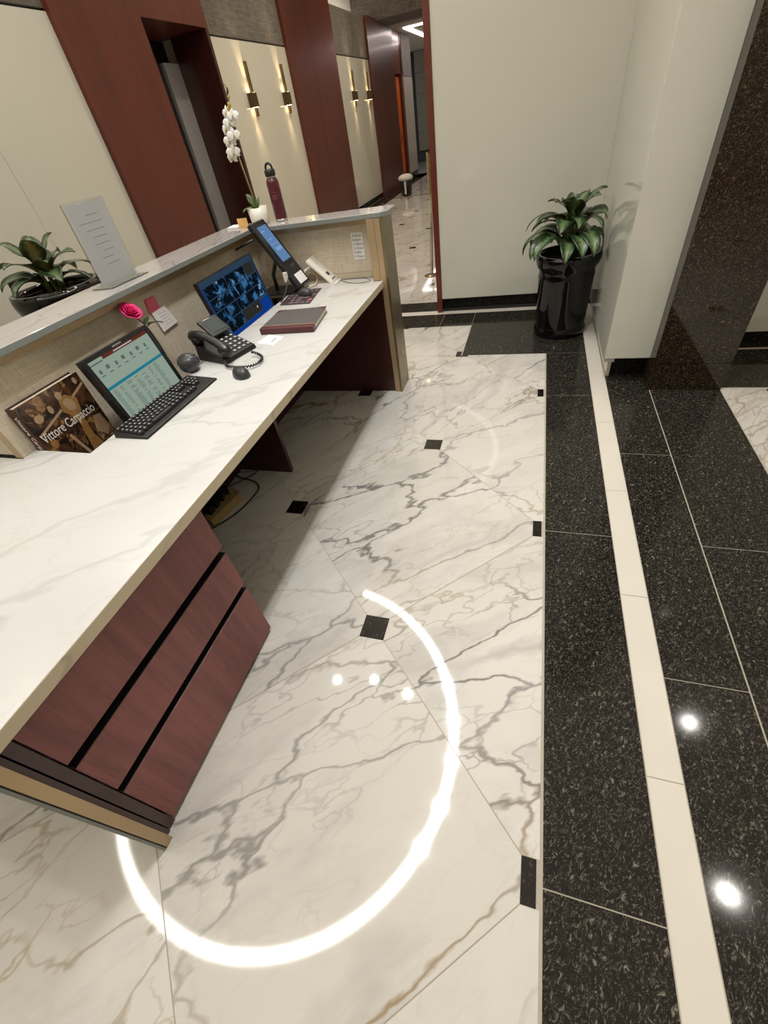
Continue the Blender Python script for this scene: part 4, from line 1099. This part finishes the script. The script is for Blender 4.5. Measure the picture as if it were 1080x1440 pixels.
# ---------------------------------------------------------------- lights of the place, plus added corridor fill
def ring(cx, cy, z, R_, mat, label):
    e = empty('ring_light', (cx, cy, z), label=label, cat='ceiling lamp')
    n = 96; vs = []; w, hh = .055, .04
    def pr_(lst): return lst
    q = MB(); prof = [(R_-w-.006, .0), (R_-w-.006, hh), (R_+w+.006, hh), (R_+w+.006, 0), (R_+w, 0), (R_+w, .006), (R_-w, .006), (R_-w, 0), (R_-w-.006, 0)]
    q.lathe(prof, (cx, cy, z), n, smooth=False, cap=False); q.build('housing', 'white', e)
    q = MB().lathe([(R_-w, .004), (R_+w, .004)], (cx, cy, z), n, smooth=False, cap=False)
    q.f = [f[::-1] for f in q.f]
    q.build('diffuser', mat, e, label='glowing ring diffuser')
    for k_ in range(4):
        a = PI/4+k_*PI/2
        MB().tube([(cx+R_*math.cos(a), cy+R_*math.sin(a), z+hh), (cx+R_*math.cos(a), cy+R_*math.sin(a), CZ)], .002, 6).build('wire', 'silver', e)
    for a in (-.42, -.22, 0.0, .22, .42):          # spot modules set into the ring
        px, py = cx+R_*math.cos(a), cy+R_*math.sin(a)
        sm = MB().lathe([(0, -.004), (.03, -.004), (.032, .003), (0, .003)], (px, py, z), 20, cap=False).build('spot_module', 'lamp_hot', e, label='small spot module in the ring')
        ld = bpy.data.lights.new('ring spot', 'SPOT'); ld.energy = 44; ld.spot_size = 1.75; ld.spot_blend = .75; ld.shadow_soft_size = .04; ld.color = (.98, .99, 1.0)
        lo = bpy.data.objects.new('ring_spot', ld); COL.objects.link(lo); lo.parent = e; lo.location = WM[e.name].inverted() @ Vector((px, py, z-.01))
K = (3.8+1.49)/1.49
ring(-.689*K, .412*K, 3.8, .577*K, 'lamp', 'large glowing ring lamp hanging over the reception desk')
def downlight(x, y, label, en=14, z=CZ, s=1.0):
    kz = (z+1.49)/1.49; x *= kz; y *= kz
    e = empty('downlight', (x, y, z), label=label, cat='downlight', group='ceiling downlights')
    MB().lathe([(.040*s, -.002), (.065*s, -.006), (.065*s, -.0005), (.040*s, -.0005)], (x, y, z), 24, cap=False).build('trim_ring', 'white', e)
    MB().lathe([(.0, -.003), (.040*s, -.003)], (x, y, z), 24, cap=False).build('lens', 'lamp_hot', e, label='bright lens')
    ld = bpy.data.lights.new('downlight', 'SPOT'); ld.energy = en; ld.spot_size = 1.5; ld.spot_blend = .8; ld.shadow_soft_size = .05; ld.color = (1, .95, .87)
    lo = bpy.data.objects.new('downlight_lamp', ld); COL.objects.link(lo); lo.parent = e; lo.location = (0, 0, -.02)
for i, (x, y, en, s) in enumerate(((-.564, .583, 10, .6), (-.427, .612, 10, .5), (-.296, .586, 14, .8), (.584, 1.326, 40, .9), (.581, .683, 40, .9), (.582, .276, 40, .9), (.947, 1.322, 30, .7))):
    downlight(x, y, ['small downlight over the desk, left one of three', 'small downlight over the desk, middle one of three', 'small downlight over the desk, right one of three',
                     'downlight over the granite band nearest the column', 'downlight over the granite band, middle of the row', 'downlight over the granite band nearest the viewer', 'downlight over the right-hand marble bay'][i], en, s=s)
for i, (x, y) in enumerate(((-2.6, 8.2), (-2.6, 11.2), (-2.3, 6.2))):  # unseen warm lamps added to brighten the hallway
    e = empty('downlight', (x, y, CZ), label=['added corridor fill lamp in front of the near pair of sconces', 'added corridor fill lamp in front of the far pair of sconces', 'added corridor fill lamp over the ledge end'][i], cat='downlight', group='ceiling downlights')
    MB().lathe([(.045, -.002), (.065, -.006), (.065, -.0005), (.045, -.0005)], (x, y, CZ), 24, cap=False).build('trim_ring', 'white', e)
    MB().lathe([(.0, -.003), (.045, -.003)], (x, y, CZ), 24, cap=False).build('lens', 'lamp_warm', e, label='warm lens')
    ld = bpy.data.lights.new('downlight', 'SPOT'); ld.energy = 110; ld.spot_size = 2.2; ld.spot_blend = .8; ld.shadow_soft_size = .06; ld.color = (1, .87, .72)
    lo = bpy.data.objects.new('downlight_lamp', ld); COL.objects.link(lo); lo.parent = e; lo.location = (0, 0, -.02)
# cove strip above the fabric panels of the left wall
o = MB().box((XW-.48, -4.5, 3.165), (XW-.44, 13.9, 3.185)).build('cove_light', 'cove'); tag(o, 'long strip lamp hidden in the cove above the left wall panels', 'strip lamp')
# corridor loop lamp
lq = empty('loop_light', (-3.6, 17.2, 3.10), label='angular glowing loop lamp on the corridor ceiling', cat='ceiling lamp')
pl = [(-3.6, 15.9), (-2.2, 15.9), (-2.2, 18.6), (-3.6, 18.6)]
q = MB()
for i in range(4):
    a, b_ = Vector(pl[i]), Vector(pl[(i+1) % 4]); d = (b_-a).normalized()*.06; n_ = Vector((-d.y, d.x))
    q.prism([tuple(a-d-n_), tuple(b_+d-n_), tuple(b_+d+n_), tuple(a-d+n_)], 3.085, 3.1095)
q.build('diffuser', 'loop', lq)
def area_light(name, loc, size, en, col, parent=None, rot=(0, 0, 0), sy=None):
    ld = bpy.data.lights.new(name, 'AREA'); ld.energy = en; ld.color = col; ld.size = size
    if sy: ld.shape = 'RECTANGLE'; ld.size_y = sy
    lo = bpy.data.objects.new(name, ld); COL.objects.link(lo); lo.location = loc; lo.rotation_euler = rot; return lo

# ---------------------------------------------------------------- world, view
w = bpy.data.worlds.new('world'); S.world = w; w.use_nodes = True
w.node_tree.nodes['Background'].inputs[0].default_value = (1, .96, .9, 1); w.node_tree.nodes['Background'].inputs[1].default_value = .3
S.view_settings.view_transform = 'Standard'; S.view_settings.look = 'None'; S.view_settings.gamma = 1; S.view_settings.exposure = 0.31
S.view_settings.use_curve_mapping = False
